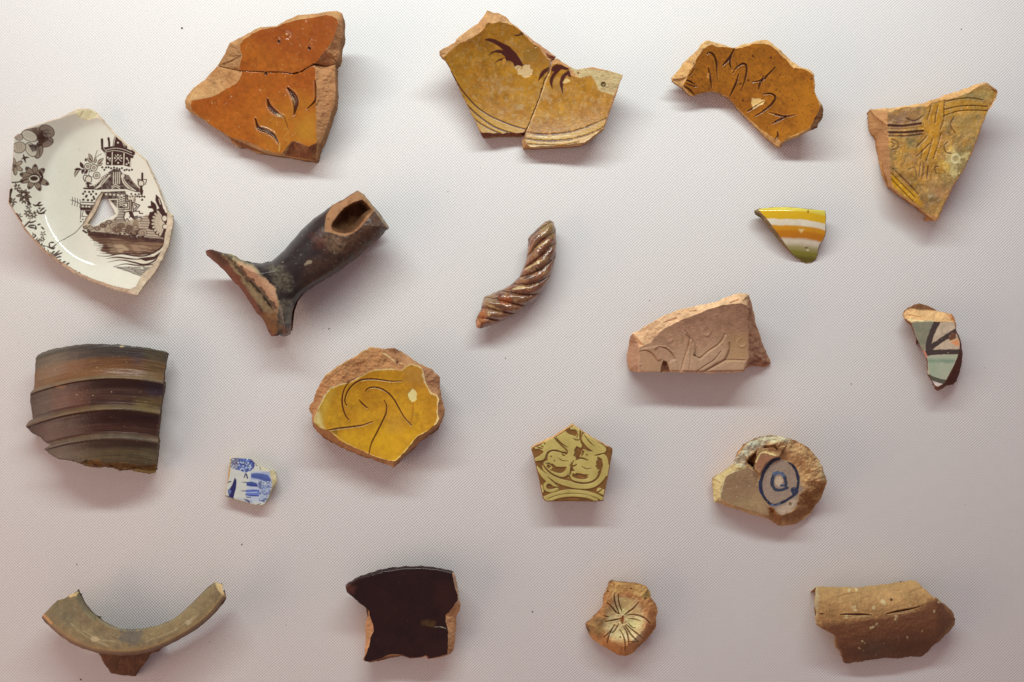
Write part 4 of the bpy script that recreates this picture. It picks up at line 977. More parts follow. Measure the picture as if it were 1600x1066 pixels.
# ------------------------------------------------------------------ tan fragment with moulded leaves
def moulded():
    I = Crop(970, 440, 6.4)
    O = I('60,740,6 75,640,10 95,545,30 115,520,36 200,475,42 300,410,46 400,355,48 520,305,50 640,265,52 740,245,53 850,225,54 950,205,55 1040,160,56 1130,125,57 1190,118,58 1250,120,58 1280,135,56 1305,190,48 1330,300,36 1345,400,28 1380,500,20 1420,620,14 1460,720,9 1505,815,5 1480,835,4 1440,855,4 1380,850,6 1300,850,14 1250,870,24 1215,905,40 1100,910,44 980,908,44 900,918,44 780,915,44 680,912,44 560,908,43 440,905,40 320,905,40 200,905,36 85,895,10 70,830,7')
    G = I('188,655 240,635 300,610 330,575 380,515 450,465 560,405 660,365 760,330 880,275 1000,240 1100,225 1200,215 1255,235 1272,262 1268,350 1268,440 1274,490 1270,560 1282,640 1268,680 1276,760 1260,800 1250,850 1213,897 1100,902 980,900 900,910 780,907 680,904 560,900 492,895 480,850 455,800 420,795 402,850 396,895 320,895 186,887 184,760')
    def zf(u, v): return 44 + 0.0030 * np.maximum(0, 570 - v) ** 2 * 0.85 - 2.5 * np.exp(-((v - 535) / 28.0) ** 2)
    f = Field(O, G, step=0.7, seed=91, jit=0.6, jitG=0.4, zf=zf, frac=0.9, crop=I, rnd=(2, 1.0), neutral=True)
    f.base('B', (196, 152, 112), (216, 174, 132), 14, rough=0.95)
    f.poly('1255,215 1290,130 1350,400 1510,815 1440,860 1250,870 1215,905 1270,760', (134, 88, 68), which='B', soft=6, mott=0.35, mper=4); f.poly('50,540 120,530 188,655 186,890 50,900', (172, 128, 100), which='B', soft=4)
    f.poly('396,900 402,850 420,792 455,798 480,850 495,900', (124, 80, 60), which='B', soft=3)
    for t in ('690,300 750,290', '430,410 560,365', '1090,215 1180,180'): f.stroke(t, 12, (140, 84, 56), which='B', alpha=0.7, wob=0.8, depth=1)
    f.base('G', (154, 116, 90), (168, 128, 100), 26, rough=0.6)
    f.poly('380,880 600,640 760,700 1020,520 1270,560 1270,900', (172, 136, 106), soft=14, alpha=0.7, mott=0.2); f.poly('1080,520 1290,520 1280,800 1060,790', (162, 122, 80), soft=14, alpha=0.6); f.poly('190,660 380,640 400,890 190,885', (166, 124, 90), soft=12, alpha=0.6)
    # moulded relief
    def relief(t, h, soft=3.2):
        h *= 1.35
        p = I(t); D, _, _ = nearest(f.u, f.v, p); sd = np.where(inside(f.u, f.v, p), D, -D); f.z += h * sstep(-0.6, soft, sd)
    relief('600,905 620,820 650,720 680,640 690,575 715,575 745,625 752,700 742,740 790,770 870,700 960,640 1010,590 1035,530 1060,540 1085,600 1088,680 1062,750 1032,790 940,840 850,895 840,905', 2.0)
    relief('190,690 230,690 290,710 340,755 365,800 400,800 410,770 350,690 380,655 450,670 510,720 540,775 500,790 480,820 500,900 560,905 590,900 540,700 450,640 360,640 250,660', 1.5)
    relief('1030,790 1150,785 1265,790 1240,900 830,905 940,845', 1.6)
    for t, wd, dp in (('690,575 665,680 625,790 598,900', 10, 1.6), ('735,735 790,765 870,700 960,640 1010,590 1042,525', 14, 2.2), ('1088,610 1090,680 1064,750 1035,790 940,842 850,897', 12, 1.8), ('1035,785 1150,782 1262,788', 10, 1.5), ('755,905 850,840 940,780 1000,700', 13, 1.8),
                      ('190,700 260,690 325,735 360,795', 10, 1.4), ('380,652 450,668 512,722 540,775', 12, 1.6), ('650,535 720,590 752,660 748,720', 10, 1.3), ('690,640 700,740 690,830 675,900', 10, 1.2), ('640,480 680,540 690,580', 8, 1.0)):
        f.stroke(t, wd, (140, 100, 74), depth=dp * 0.8, alpha=0.3, taper=(0.5, 0.4))  # darker lines paint shading into the relief grooves
    for x, y, rr in ((485, 570, 32), (855, 500, 40), (1212, 610, 44), (205, 850, 20)):
        p0 = I([[x, y]])[0]; d = np.hypot(f.u - p0[0], f.v - p0[1]); f.z += 0.9 * np.exp(-((d - rr / 6.4) / 1.8) ** 2) * (0.55 + 0.45 * np.sin(np.arctan2(f.v - p0[1], f.u - p0[0]) + x))
    f.ell(735, 735, 10, 12, (90, 60, 44), ring=5); f.specks(100, (206, 166, 122), 0.3, 0.8, 0.5)
    f.z -= 5 * np.clip(sum((np.where(inside(f.u, f.v, I('398,905 404,850 422,795 455,800 480,850 492,905')), 1.0, 0.0),)), 0, 1)
    r = thing('moulded_fragment', 'tan unglazed looking fragment with moulded leaf relief and sloping broken top edge', 'bowl fragment', 1090, 530)
    finish(r, f, 'moulded_face', M_matt, 'clay_body', M_clay, thick=40, wall=(136, 92, 70))
moulded()

# ------------------------------------------------------------------ small fragment with black spokes and green
def spoked():
    J = Crop(1390, 460, 6.271)
    O = J('125,195,22 145,155,24 180,130,26 240,100,28 290,90,28 350,105,28 410,130,28 465,160,30 540,175,34 605,190,36 635,230,36 650,290,34 652,350,32 680,400,26 705,480,22 715,560,20 710,660,18 690,760,16 660,850,14 620,885,12 560,895,12 520,925,14 470,947,16 440,930,18 430,880,20 400,840,22 370,790,24 365,700,25 355,610,26 330,560,26 315,540,26 280,460,26 240,380,25 200,300,24 150,250,22')
    G = J('212,276 300,270 400,264 500,270 632,274 645,335 650,365 685,460 690,560 668,600 638,680 598,760 550,850 518,880 470,905 442,890 428,860 394,806 374,780 374,680 368,600 350,560 312,535 262,430')
    def zf(u, v): return 34 + 0.10 * (u - 1455) - 0.03 * (v - 535)
    f = Field(O, G, step=0.6, seed=101, jit=0.45, jitG=0.3, zf=zf, frac=0.8, crop=J, neutral=True)
    f.base('B', (96, 58, 40), (120, 76, 52), 12, rough=0.8)
    f.poly('128,200 160,160 210,140 290,150 460,165 600,190 640,240 632,272 500,268 300,266 210,272 150,240', (206, 158, 108), which='B', soft=3, rag=1.5, rough=0.95); f.stroke('190,250 300,262 420,262', 12, (222, 184, 136), which='B', wob=0.6)
    f.poly('560,180 640,230 650,290 640,350 625,280', (180, 118, 70), which='B', soft=4); f.poly('180,130 290,85 460,155 300,145', (112, 74, 46), which='B', soft=3)
    f.poly('640,360 720,500 715,680 660,860 560,900 530,890 600,770 690,560', (80, 42, 30), which='B', soft=3)
    f.base('G', (166, 144, 118), (176, 154, 130), 20, rough=0.3)
    f.poly('205,272 445,264 430,330 380,450 350,560 300,540 240,420', (112, 110, 90), soft=4, mott=0.2); f.poly('365,600 690,585 640,680 590,780 545,850 480,840 390,800', (148, 152, 128), soft=5, mott=0.15)
    f.poly('370,635 640,645 625,670 500,668 380,662', (96, 118, 98), soft=5, rag=1.5, alpha=0.8); f.poly('380,665 480,670 450,780 385,780', (134, 148, 120), soft=10, alpha=0.6)
    f.poly('420,850 550,855 510,895 450,910', (194, 176, 166), soft=3)
    K = (58, 46, 42)
    f.stroke('470,266 420,370 385,470 380,575', 56, K, wob=0.15); f.stroke('645,362 540,430 440,495 390,545', 48, K, wob=0.2); f.stroke('370,572 500,566 690,562', 50, K, wob=0.12); f.stroke('385,805 470,842 550,858', 42, (74, 72, 58), wob=0.15)
    f.poly('570,430 600,370 650,370 660,430 600,450', (96, 58, 40), soft=3, rag=1.5); f.poly('610,470 680,440 690,520 650,510', (206, 128, 80), soft=4, rag=2); f.stroke('600,460 660,440', 12, (226, 150, 100)); f.poly('310,540 350,545 372,620 355,620', (196, 130, 110), which='B', soft=3)
    f.specks(40, (120, 84, 66), 0.3, 0.9, 0.7); f.specks(60, (196, 188, 160), 0.3, 0.9, 0.4)
    r = thing('spoked_bowl_fragment', 'small fragment with black painted spokes over beige, grey and pale green glaze', 'bowl fragment', 1457, 545)
    finish(r, f, 'painted_glaze', M_stripe, 'clay_body', M_red, thick=26, wall=(120, 74, 56), under=0.7)
spoked()

# ------------------------------------------------------------------ ridged brown neck
def ridged():
    K = Crop(30, 520, 4.44)
    O = K('112,178 130,152 200,122 330,92 450,80 560,77 700,82 850,98 960,118 1028,132 1025,180 1015,230 1003,290 1000,345 1009,372 1000,430 986,500 974,568 979,600 970,650 962,720 966,770 960,850 955,910 945,970 900,980 850,970 770,952 700,960 650,937 600,932 560,937 470,927 420,907 350,887 270,875 210,842 170,805 215,780 190,765 150,727 100,702 45,650 60,620 95,600 85,540 75,470 78,420 100,390 104,340 110,260')
    lv = np.array([60, 82, 100, 250, 296, 312, 322, 327, 360, 485, 505, 525, 539, 545, 575, 690, 710, 728, 741, 747, 775, 850, 940, 1100]) * 1.0
    lz = np.array([-6, 1, 3, 2, 6, 11, 11, 2.5, 1, 1.5, 6, 13.5, 14, 3, 0.5, 0, 4, 9, 9, 1.5, 0.5, -1, -5, -10]) * 1.0
    def sv(u, v):
        x = (u - 30) * 4.44 - 560; y = (v - 520) * 4.44
        return y - (0.000324 * x * x - 0.061 * x)
    def zf(u, v):
        x = u - 152
        base = 62 + np.sqrt(np.maximum(0, 165.0 ** 2 - x * x)) - 165
        return base + np.interp(sv(u, v), lv, lz) - 0.05 * (v - 630)
    bot = K('420,905 470,880 600,900 720,905 840,920 950,915 945,970 900,980 770,952 700,960 600,932 560,937 470,927')
    f = Field(O, None, step=0.8, seed=111, jit=0.5, zf=zf, crop=K, rnd=(2.0, 1.2), neutral=True)
    ss = sv(f.u, f.v)
    f.z += 0.35 * fbm(f.u * 0.12, ss * 0.35, 3, 4, 115)
    f.base('G', (78, 54, 38), (98, 70, 46), 22, rough=0.36)
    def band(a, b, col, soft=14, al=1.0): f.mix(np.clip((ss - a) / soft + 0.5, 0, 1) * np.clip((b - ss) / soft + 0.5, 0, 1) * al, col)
    band(60, 175, (62, 54, 48), 40); band(175, 318, (118, 76, 44), 40, 0.8); band(298, 320, (116, 98, 70), 8, 0.6); band(322, 500, (64, 38, 30), 10); band(506, 538, (112, 90, 62), 10, 0.6); band(545, 700, (60, 30, 21), 14); band(710, 742, (104, 90, 74), 10, 0.5); band(746, 960, (74, 56, 40), 12)  # glaze bands; the pale strips at the ridge edges paint in lit ledges
    f.poly('100,170 330,90 300,250 250,330 100,390', (104, 90, 64), soft=20, alpha=0.5, mott=0.3); f.poly('880,110 1030,130 1000,340 860,330', (98, 82, 52), soft=20, alpha=0.6, mott=0.3); f.poly('760,130 860,150 850,240 800,230', (76, 64, 70), soft=14, alpha=0.5, mott=0.4)
    f.poly('800,450 990,450 975,560 800,530', (110, 88, 46), soft=16, alpha=0.7, mott=0.4); f.poly('870,330 1010,360 1000,440 900,430', (54, 44, 56), soft=14, alpha=0.7); f.poly('80,420 240,370 200,580 90,600', (74, 62, 50), soft=16, alpha=0.7, mott=0.4)
    f.poly('230,380 450,350 480,520 250,540', (98, 50, 34), soft=20, alpha=0.6, mott=0.5); f.poly('380,830 900,800 960,900 560,920 420,900', (100, 84, 52), soft=18, alpha=0.6, mott=0.4); f.poly('170,810 330,760 420,880 280,870', (76, 64, 56), soft=14, alpha=0.6)
    f.poly('850,820 965,780 955,900 880,880', (108, 94, 64), soft=14, alpha=0.6, mott=0.3); f.poly('60,620 260,570 240,780 150,720', (74, 46, 38), soft=16, alpha=0.6)
    f.mix(np.clip(fbm(f.u * 0.10, ss * 0.45, 5, 4, 118), 0, 1) * 0.35, (40, 29, 26)); f.mix(np.clip(fbm(f.u * 0.08 + 9, ss * 0.4, 5, 4, 119), 0, 1) * 0.16, (130, 94, 60))
    f.ell(290, 372, 34, 13, (132, 92, 56), rag=2, alpha=0.8); f.ell(710, 95, 16, 8, (176, 148, 106), rag=1); f.dots('640,410 512,434 400,430 540,240 745,205', 4.5, (150, 124, 92)); f.specks(140, (170, 146, 112), 0.3, 0.9, 0.5); f.specks(90, (44, 32, 28), 0.4, 1.1, 0.6)
    m = inside(f.u, f.v, bot); dbt, _, _ = nearest(f.u, f.v, bot)
    f.poly('420,905 500,885 640,905 720,900 840,925 950,915 950,985 560,945', (112, 78, 40), soft=4, rag=3, rough=0.9, mott=0.2); f.stroke('450,918 560,925 650,930 720,950 800,940', 12, (72, 40, 22), wob=0.8); f.z -= np.where(m, np.clip(dbt, 0, 4) * 0.8 + 0.8 * fbm(f.u, f.v, 5, 3, 117), 0)
    r = thing('ridged_neck_fragment', 'dark brown curved fragment with four horizontal ridged bands', 'vessel neck fragment', 150, 640)
    br = inside(f.cu, f.cv, bot)
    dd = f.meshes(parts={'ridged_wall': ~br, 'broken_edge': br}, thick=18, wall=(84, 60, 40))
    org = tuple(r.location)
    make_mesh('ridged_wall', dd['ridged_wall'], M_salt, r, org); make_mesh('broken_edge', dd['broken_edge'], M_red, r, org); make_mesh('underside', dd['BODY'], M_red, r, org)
ridged()

# ------------------------------------------------------------------ small blue and white tile-like fragment
def blue():
    L = Crop(340, 700, 10.664)
    O = L('205,165 330,160 440,168 550,178 600,218 650,270 740,320 860,360 930,370 967,400 982,480 992,570 970,622 925,672 882,760 850,850 800,932 740,962 640,957 560,942 450,902 350,877 260,852 170,827 116,800 130,740 150,640 160,560 175,470 190,330 203,250')
    G = L('225,172 330,166 440,174 548,184 596,224 646,276 738,326 850,368 880,372 870,410 892,500 900,560 915,620 900,670 870,755 840,845 792,924 738,952 640,948 560,934 452,894 352,868 262,844 172,818 128,795 140,740 160,640 175,560 200,470 212,330 220,250')
    def zf(u, v): return 15 + 0.02 * (u - 390) + 0 * v
    f = Field(O, G, step=0.45, seed=121, jit=0.25, jitG=0.15, zf=zf, zo=-3.0, frac=0.5, crop=L, rnd=(1.2, 0.7), neutral=True)
    f.base('B', (170, 148, 104), (196, 176, 136), 8, rough=0.9); f.poly('160,330 215,330 200,560 150,560', (178, 140, 88), which='B')
    f.base('G', (196, 191, 176), (186, 181, 170), 14, rough=0.12, grain=0.03)
    Bl = (58, 74, 126); Dk = (32, 34, 82)
    f.poly('560,400 850,380 900,560 880,760 760,900 560,900 480,760', (156, 166, 190), soft=3.5, alpha=0.6)
    f.poly('205,165 330,165 550,182 620,240 615,300 575,360 520,390 470,412 410,405 340,372 255,345 205,320', (92, 108, 160), soft=1, rag=1)
    f.poly('205,165 330,165 350,260 330,350 255,345 205,320', (140, 126, 112), soft=2, alpha=0.7)
    rs = np.random.RandomState(8)
    pf = L('205,170 550,182 620,250 575,360 470,405 340,365 205,320')
    for i in range(190):
        x, y = 205 + 410 * rs.rand(), 168 + 240 * rs.rand()
        if inside(*[np.array([q]) for q in L([[x, y]])[0]], pf)[0]:
            f.ell(x, y, 13, 9, (44, 48, 100) if rs.rand() < 0.6 else (178, 186, 204), rot=rs.rand() * 3, alpha=0.85)
    f.stroke('560,200 600,270 590,340', 28, (40, 48, 110), wob=0.5, alpha=0.8)
    f.stroke('462,432 445,492', 18, Dk); f.stroke('478,436 498,505', 22, Dk)
    f.poly('558,430 640,420 740,430 830,450 880,510 892,556 800,562 690,520 600,505 560,498', Bl, soft=1.3); f.stroke('570,470 700,490 870,545', 24, (40, 50, 112), wob=0.4); f.stroke('560,505 700,560 780,585', 10, (200, 206, 214), wob=0.5)
    f.stroke('395,572 480,575 520,580', 16, (70, 66, 92), taper=(0.3, 1)); f.poly('482,572 560,560 650,585 680,650 560,645 480,630', Bl, soft=1.3); f.stroke('500,610 660,630', 18, (44, 54, 120), wob=0.4)
    f.stroke('385,716 440,716 500,722', 15, (70, 66, 92), taper=(0.3, 1)); f.poly('470,700 600,690 700,700 690,800 560,805 466,785', (92, 110, 168), soft=1.3); f.stroke('480,745 660,740', 12, (170, 178, 200), wob=0.4); f.stroke('470,785 560,795 680,800', 15, (46, 56, 118), wob=0.4); f.stroke('480,720 680,715', 10, (52, 64, 130), wob=0.4)
    for i in range(110):
        t = rs.rand(); x = 690 + 220 * rs.rand() * (1 - 0.25 * t); y = 540 + 360 * t
        a = rs.rand() * 3.1; f.stroke([[x, y], [x + 22 * math.cos(a), y + 22 * math.sin(a)]], 12, (50, 58, 92) if rs.rand() < 0.7 else (196, 200, 204), smooth=False, alpha=0.85)
    f.poly('690,600 900,570 870,760 800,900 700,900 690,760', (110, 126, 170), alpha=0.55, soft=3, mott=0.5, mper=3); f.poly('560,420 860,400 900,560 700,560 560,520', (90, 106, 158), alpha=0.5, soft=2, mott=0.4, mper=3); f.poly('300,830 560,860 640,955 560,940 350,877', (120, 130, 160), alpha=0.5, soft=2, mott=0.6, mper=3)
    f.ell(770, 590, 40, 20, (190, 196, 208)); f.ell(765, 585, 22, 10, Bl); f.poly('680,560 740,560 720,680 680,670', Bl, soft=1.3, alpha=0.7)
    f.poly('285,495 312,530 316,580 305,680 282,760 262,850 190,820 168,700 200,680 240,620 262,560', Dk, soft=1); f.poly('168,700 200,680 230,720 200,790', (110, 120, 160), soft=1.3, alpha=0.7)
    f.stroke('150,600 180,572 222,560', 18, (60, 58, 76)); f.stroke('120,795 180,812 260,842', 16, (56, 54, 80), wob=0.5); f.stroke('240,820 270,855', 26, (40, 40, 90))
    f.stroke('440,850 500,870 530,905', 24, (54, 60, 96), wob=0.7); f.stroke('480,820 550,825', 18, Bl); f.stroke('460,880 530,900', 14, (80, 84, 110)); f.stroke('660,945 720,930', 16, (84, 66, 90), wob=0.5); f.stroke('740,880 800,860', 18, (60, 64, 90), wob=0.6); f.stroke('700,315 718,355', 24, (56, 44, 46)); f.stroke('640,285 670,300', 18, (70, 62, 76))
    f.poly('640,275 740,325 860,365 850,400 720,370', (206, 192, 150), soft=2, alpha=0.6)
    r = thing('blue_print_fragment', 'tiny white fragment printed in blue with a tree, the smallest printed piece', 'plate fragment', 392, 753)
    finish(r, f, 'printed_face', M_print, 'earthenware_body', M_cream, thick=15, wall=(160, 136, 100))
blue()

# ------------------------------------------------------------------ yellow dish base with scratched swirl
def swirl():
    M = Crop(470, 530, 5.075)
    O = M('62,550,24 75,520,28 100,490,34 130,400,42 150,350,46 190,290,48 260,240,50 330,190,50 420,140,50 500,90,48 550,60,46 610,65,48 650,75,48 740,72,46 800,95,46 860,140,46 930,185,46 1000,225,44 1040,240,42 1100,300,38 1105,370,34 1115,460,30 1130,520,27 1143,560,25 1135,610,24 1110,670,24 1090,715,24 1000,780,24 940,820,25 900,870,25 850,910,25 800,950,25 770,990,25 735,1020,24 690,997,26 600,965,27 500,932,27 400,892,27 320,862,27 250,822,27 180,782,27 130,737,26 95,690,25 88,650,25 95,600,25 75,575,24')
    G = M('108,610 150,520 190,440 230,390 300,362 400,336 480,290 530,262 590,240 700,237 800,242 828,215 870,196 920,206 960,230 978,270 985,330 1010,380 1040,428 1080,442 1098,480 1090,530 1086,580 1098,630 1070,678 1000,732 930,768 880,826 830,886 790,932 750,965 700,967 620,942 540,912 470,877 380,838 300,798 240,738 150,700 104,662')
    def zf(u, v): return 36 + 0.0016 * ((u - 590) ** 2 + 1.2 * (v - 655) ** 2)
    f = Field(O, G, step=0.8, seed=131, jit=0.7, jitG=0.6, zf=zf, frac=1.2, crop=M)
    f.base('B', (166, 108, 72), (186, 128, 88), 16, rough=0.95); f.poly('620,70 740,65 880,140 1000,215 900,200 780,240 700,150', (170, 116, 84), which='B', mott=0.3)
    f.stroke('650,110 700,140 760,185 830,200', 10, (206, 160, 116), which='B', wob=0.6); f.poly('690,75 760,70 800,100 720,110', (110, 66, 44), which='B', soft=4, mott=0.3); f.dots('765,185', 10, (90, 56, 40), which='B', depth=1)
    f.stroke('190,290 330,190 500,90 560,62', 16, (204, 156, 110), which='B', alpha=0.6, wob=0.6)
    f.poly('85,650 130,735 320,860 735,1020 800,950 940,820 1110,670 1145,560 1200,600 800,1060 100,800', (120, 72, 54), which='B', soft=4); f.poly('960,230 1045,240 1100,300 1110,440 1040,420 985,330', (168, 112, 84), which='B', mott=0.3)
    f.base('G', (178, 118, 20), (196, 140, 30), 26, rough=0.3)
    f.poly('300,790 560,700 900,700 930,770 750,960', (206, 150, 22), soft=25, alpha=0.7); f.poly('800,210 960,230 990,350 930,380 820,330', (176, 128, 64), soft=14, alpha=0.6, mott=0.3); f.poly('110,640 200,450 260,420 200,560 160,690', (198, 164, 70), soft=12, alpha=0.7)
    f.poly('680,620 800,610 820,740 690,740', (190, 140, 60), soft=20, alpha=0.4); n = np.clip(fbm(f.u, f.v, 10, 4, 1301) - 0.1, 0, 1); f.mix(n * 0.35, (160, 98, 24)); f.specks(90, (140, 92, 30), 0.3, 0.9, 0.5); f.specks(60, (220, 190, 110), 0.3, 0.8, 0.5)
    f.ell(275, 738, 22, 18, (110, 76, 30), rag=3, alpha=0.7)
    # cream slip shows along the broken edge
    ed = '104,662 108,610 150,520 190,440 230,390 300,362 400,336 480,290 530,262 590,240 700,237 800,242 828,215 870,196 920,206 955,228'
    f.stroke(ed, 15, (228, 196, 142), wob=0.5, smooth=False); f.stroke('985,330 1010,380 1040,428 1080,442 1098,480 1090,530 1086,580 1098,630 1070,678', 22, (226, 190, 134), wob=0.5, smooth=False); f.stroke('965,240 980,290 990,340', 26, (206, 180, 140), wob=0.7)
    f.stroke('1000,732 930,768 880,826 790,932 750,965 690,967', 11, (228, 182, 96), wob=0.7, smooth=False); f.stroke('690,967 540,912 380,838 240,738 150,700', 9, (206, 160, 90), wob=0.9, smooth=False)
    f.poly('104,662 118,590 150,560 160,640 190,710 150,700', (220, 196, 140), soft=6, rag=2, alpha=0.7)
    for t in ('802,333 720,336 640,325 560,318 480,326 412,365 368,425 350,490 366,530', '385,338 345,400 328,480 336,550 355,605 380,642', '512,418 530,395 570,383 630,392 690,426 740,480 780,550 820,620 880,687', '463,483 490,515 528,547', '663,488 681,530 676,590 645,660 600,750 560,830 540,918', '572,655 480,686 380,700 280,712 203,727'):
        f.stroke(t, 11.5, (88, 40, 14), depth=1.3, taper=(0.4, 0.6), lip=0.4)
    f.ell(885, 450, 33, 48, (222, 200, 140), rag=2.5, depth=0.7, rough=0.8); f.stroke('890,510 888,580 872,665', 9, (158, 92, 24), alpha=0.7, wob=0.6)
    r = thing('swirl_dish_fragment', 'thick round yellow dish base with scratched swirling lines and bare clay above', 'dish fragment', 590, 640)
    finish(r, f, 'yellow_glaze', M_yellow, 'clay_body', M_red, thick=45, wall=(112, 68, 50))
swirl()

# ------------------------------------------------------------------ pentagon cut fragment with raised slip
def pentagon():
    N = Crop(810, 650, 7.106)
    O = N('143,340 190,312 380,226 598,82 680,140 850,250 1043,357 1045,390 1030,480 1007,610 986,720 962,830 942,946 850,950 600,946 300,950 268,910 240,760 200,580 160,420 142,370')
    G = N('160,350 200,328 390,240 600,104 680,156 850,264 1032,366 1034,392 1020,480 998,610 978,720 954,830 936,938 850,942 600,938 306,942 278,906 250,760 210,580 170,420 156,372')
    def zf(u, v): return 31 + 0 * u
    f = Field(O, G, step=0.5, seed=141, jit=0.25, jitG=0.2, zf=zf, zo=-2.5, frac=0.4, crop=N, rnd=(1.5, 0.6))
    f.base('B', (190, 132, 88), (206, 152, 106), 10, rough=0.9); f.poly('1000,300 1060,360 930,960 900,950', (120, 70, 44), which='B', soft=5); f.poly('260,930 950,930 950,960 260,960', (132, 84, 48), which='B'); f.poly('130,360 165,370 310,950 250,950', (130, 78, 46), which='B', soft=3)
    f.base('G', (108, 68, 32), (128, 84, 42), 16, rough=0.4)
    mask = np.zeros(f.n)
    def add(m): np.maximum(mask, m, out=mask)
    def blob(t, rag=0.4):
        p = N(t); p = spline(np.vstack([p, p[:1]]), 4); D, _, _ = nearest(f.u, f.v, p); sd = np.where(inside(f.u, f.v, p), D, -D) + rag * fbm(f.u, f.v, 8, 3, 9); add(np.clip(sd / 1.0 + 0.5, 0, 1))
    def arm(t, w, ta=(1, 1)):
        p = spline(N(t)); D, Q, par = nearest(f.u, f.v, p, False); ww = w / 7.106 * (ta[0] + (1 - ta[0]) * np.clip(par / .35, 0, 1)) * (ta[1] + (1 - ta[1]) * np.clip((1 - par) / .35, 0, 1))
        add(np.clip((ww / 2 - D) / 1.0 + 0.5, 0, 1))
    def cut(t, w, ta=(0.4, 0.4)):
        p = spline(N(t)); D, Q, par = nearest(f.u, f.v, p, False); ww = w / 7.106 * (ta[0] + (1 - ta[0]) * np.clip(par / .35, 0, 1)) * (ta[1] + (1 - ta[1]) * np.clip((1 - par) / .35, 0, 1))
        mask[:] = mask * (1 - np.clip((ww / 2 - D) / 0.9 + 0.5, 0, 1))
    arm('200,570 290,650 400,705 540,752 680,775 800,770 880,730 945,650 968,550 955,470 915,440', 72, (0.35, 0.8))
    arm('285,918 400,868 560,838 720,848 860,885 945,930', 40); arm('320,945 450,898 600,880 760,896 870,935', 36); arm('900,830 945,850', 60)
    blob('196,548 250,600 300,690 280,700 215,610'); arm('300,690 370,750 435,778', 46, (1, 0.6)); arm('330,735 296,770 305,815 360,835 430,815', 34); arm('255,780 272,840', 26)
    blob('325,430 370,395 440,400 510,420 560,450 590,520 565,560 500,570 430,570 380,530 325,490'); arm('345,510 300,535 300,590 370,640 470,665 545,620 570,540', 54, (0.7, 1)); arm('320,520 365,540 378,575 350,590', 34, (1, 0.6))
    blob('395,250 470,205 520,170 540,180 600,210 640,240 700,290 712,330 690,360 650,345 610,390 560,390 540,370 430,270'); arm('590,140 640,135 680,175 665,235 620,260', 50, (0.6, 1)); arm('575,380 580,440 560,500', 90)
    blob('180,350 230,335 290,290 390,240 450,300 540,370 545,395 500,400 400,385 330,400 305,440 280,490 200,505 178,478 240,440 280,400 230,370 190,372')
    blob('712,205 750,195 810,240 880,290 965,345 968,400 920,430 860,435 820,392 760,345 705,270'); blob('680,440 720,375 780,395 860,400 905,440 880,500 870,560 905,580 880,640 860,700 800,700 720,650 640,630 605,570 620,500 680,480')
    arm('640,630 590,640 575,680 640,720 740,728 830,690 865,640', 48, (0.7, 1)); blob('600,400 640,470 640,490 600,500 570,470'); arm('985,540 1005,580 985,660', 26)
    cut('392,236 460,310 540,385', 16, (0.7, 0.8)); cut('310,460 325,410 380,385 440,388 490,408', 15); cut('690,165 688,240 715,320 760,360 815,392', 20, (0.8, 0.3)); cut('648,342 690,375 730,398', 16); cut('640,490 700,470 775,495', 18); cut('570,545 610,560 650,540', 16); cut('300,525 380,545 395,580', 12)
    cut('330,680 400,740 440,780', 12, (0.3, 1)); cut('860,560 885,570', 12); cut('210,350 270,365', 14)
    cut('885,470 900,545 912,610 885,680 830,728 750,748 660,742 590,716 562,668', 19, (0.8, 1)); cut('562,668 490,690 400,662 330,612 285,560 275,530', 17, (1, 0.6)); cut('588,520 585,580 575,650', 17, (0.4, 1))
    cut('330,520 372,548 390,585', 13); cut('640,640 700,655 780,655', 12); cut('600,640 625,655 640,680', 12, (0.3, 1)); cut('870,500 880,545 905,590', 22, (0.3, 0.5)); cut('420,240 470,300 545,350', 12); cut('545,385 540,420 520,430', 14); cut('610,250 640,270 660,262', 10); cut('730,210 790,290 850,340', 9, (0.3, 0.2))
    cut('280,295 300,320', 12); cut('250,330 280,350', 12); cut('850,440 900,430 950,415', 14); cut('690,370 720,410 700,450', 18); cut('480,410 500,440 520,445', 14); cut('640,180 660,215 640,250', 10); cut('440,470 500,500 560,500', 7, (0.2, 0.2)); cut('700,560 760,590 820,580', 7, (0.2, 0.2)); cut('880,450 930,520 940,600', 7, (0.2, 0.2)); cut('840,820 880,850 950,800', 12)
    for cx, cy, rx, ry, ro in ((575, 180, 52, 26, 0.5), (445, 590, 70, 22, 0.0), (660, 425, 48, 24, -0.4), (700, 668, 75, 20, 0.1), (895, 545, 28, 55, 0.1), (350, 775, 30, 16, 0.3)):
        c0 = N([[cx, cy]])[0]; du = f.u - c0[0]; dv = f.v - c0[1]; a = du * math.cos(ro) + dv * math.sin(ro); b = -du * math.sin(ro) + dv * math.cos(ro)
        d = (np.hypot(a / (rx / 7.106), b / (ry / 7.106)) - 1) * ry / 7.106; mask *= 1 - np.clip(-d / 1.0 + 0.5, 0, 1)
    mask *= (f.fr < 0.5)
    f.z += 1.7 * sstep(0.1, 1, mask) * np.clip(f.dO / 2, 0.3, 1)
    t = np.clip(0.5 + 0.5 * fbm(f.u, f.v, 20, 4, 1401), 0, 1)[:, None]; col = f.c((188, 162, 98)) * (1 - t) + f.c((170, 144, 82)) * t
    f.cG = f.cG * (1 - mask[:, None]) + col * mask[:, None]; f.rG[:] = 0.35 + 0.15 * mask
    edge = mask * np.clip(1 - f.dGin / 2.0, 0, 1); f.mix(edge * 0.6, (214, 190, 128)); f.specks(70, (120, 84, 36), 0.3, 0.7, 0.6); f.specks(60, (206, 190, 130), 0.3, 0.7, 0.5); f.dots('362,450 400,498 760,432 660,268', 10, (110, 74, 30))
    r = thing('pentagon_fragment', 'small flat fragment cut to a pentagon with raised ochre scrolls on brown', 'tile fragment', 893, 725)
    mc = mask[f.quads].mean(1) > 0.5
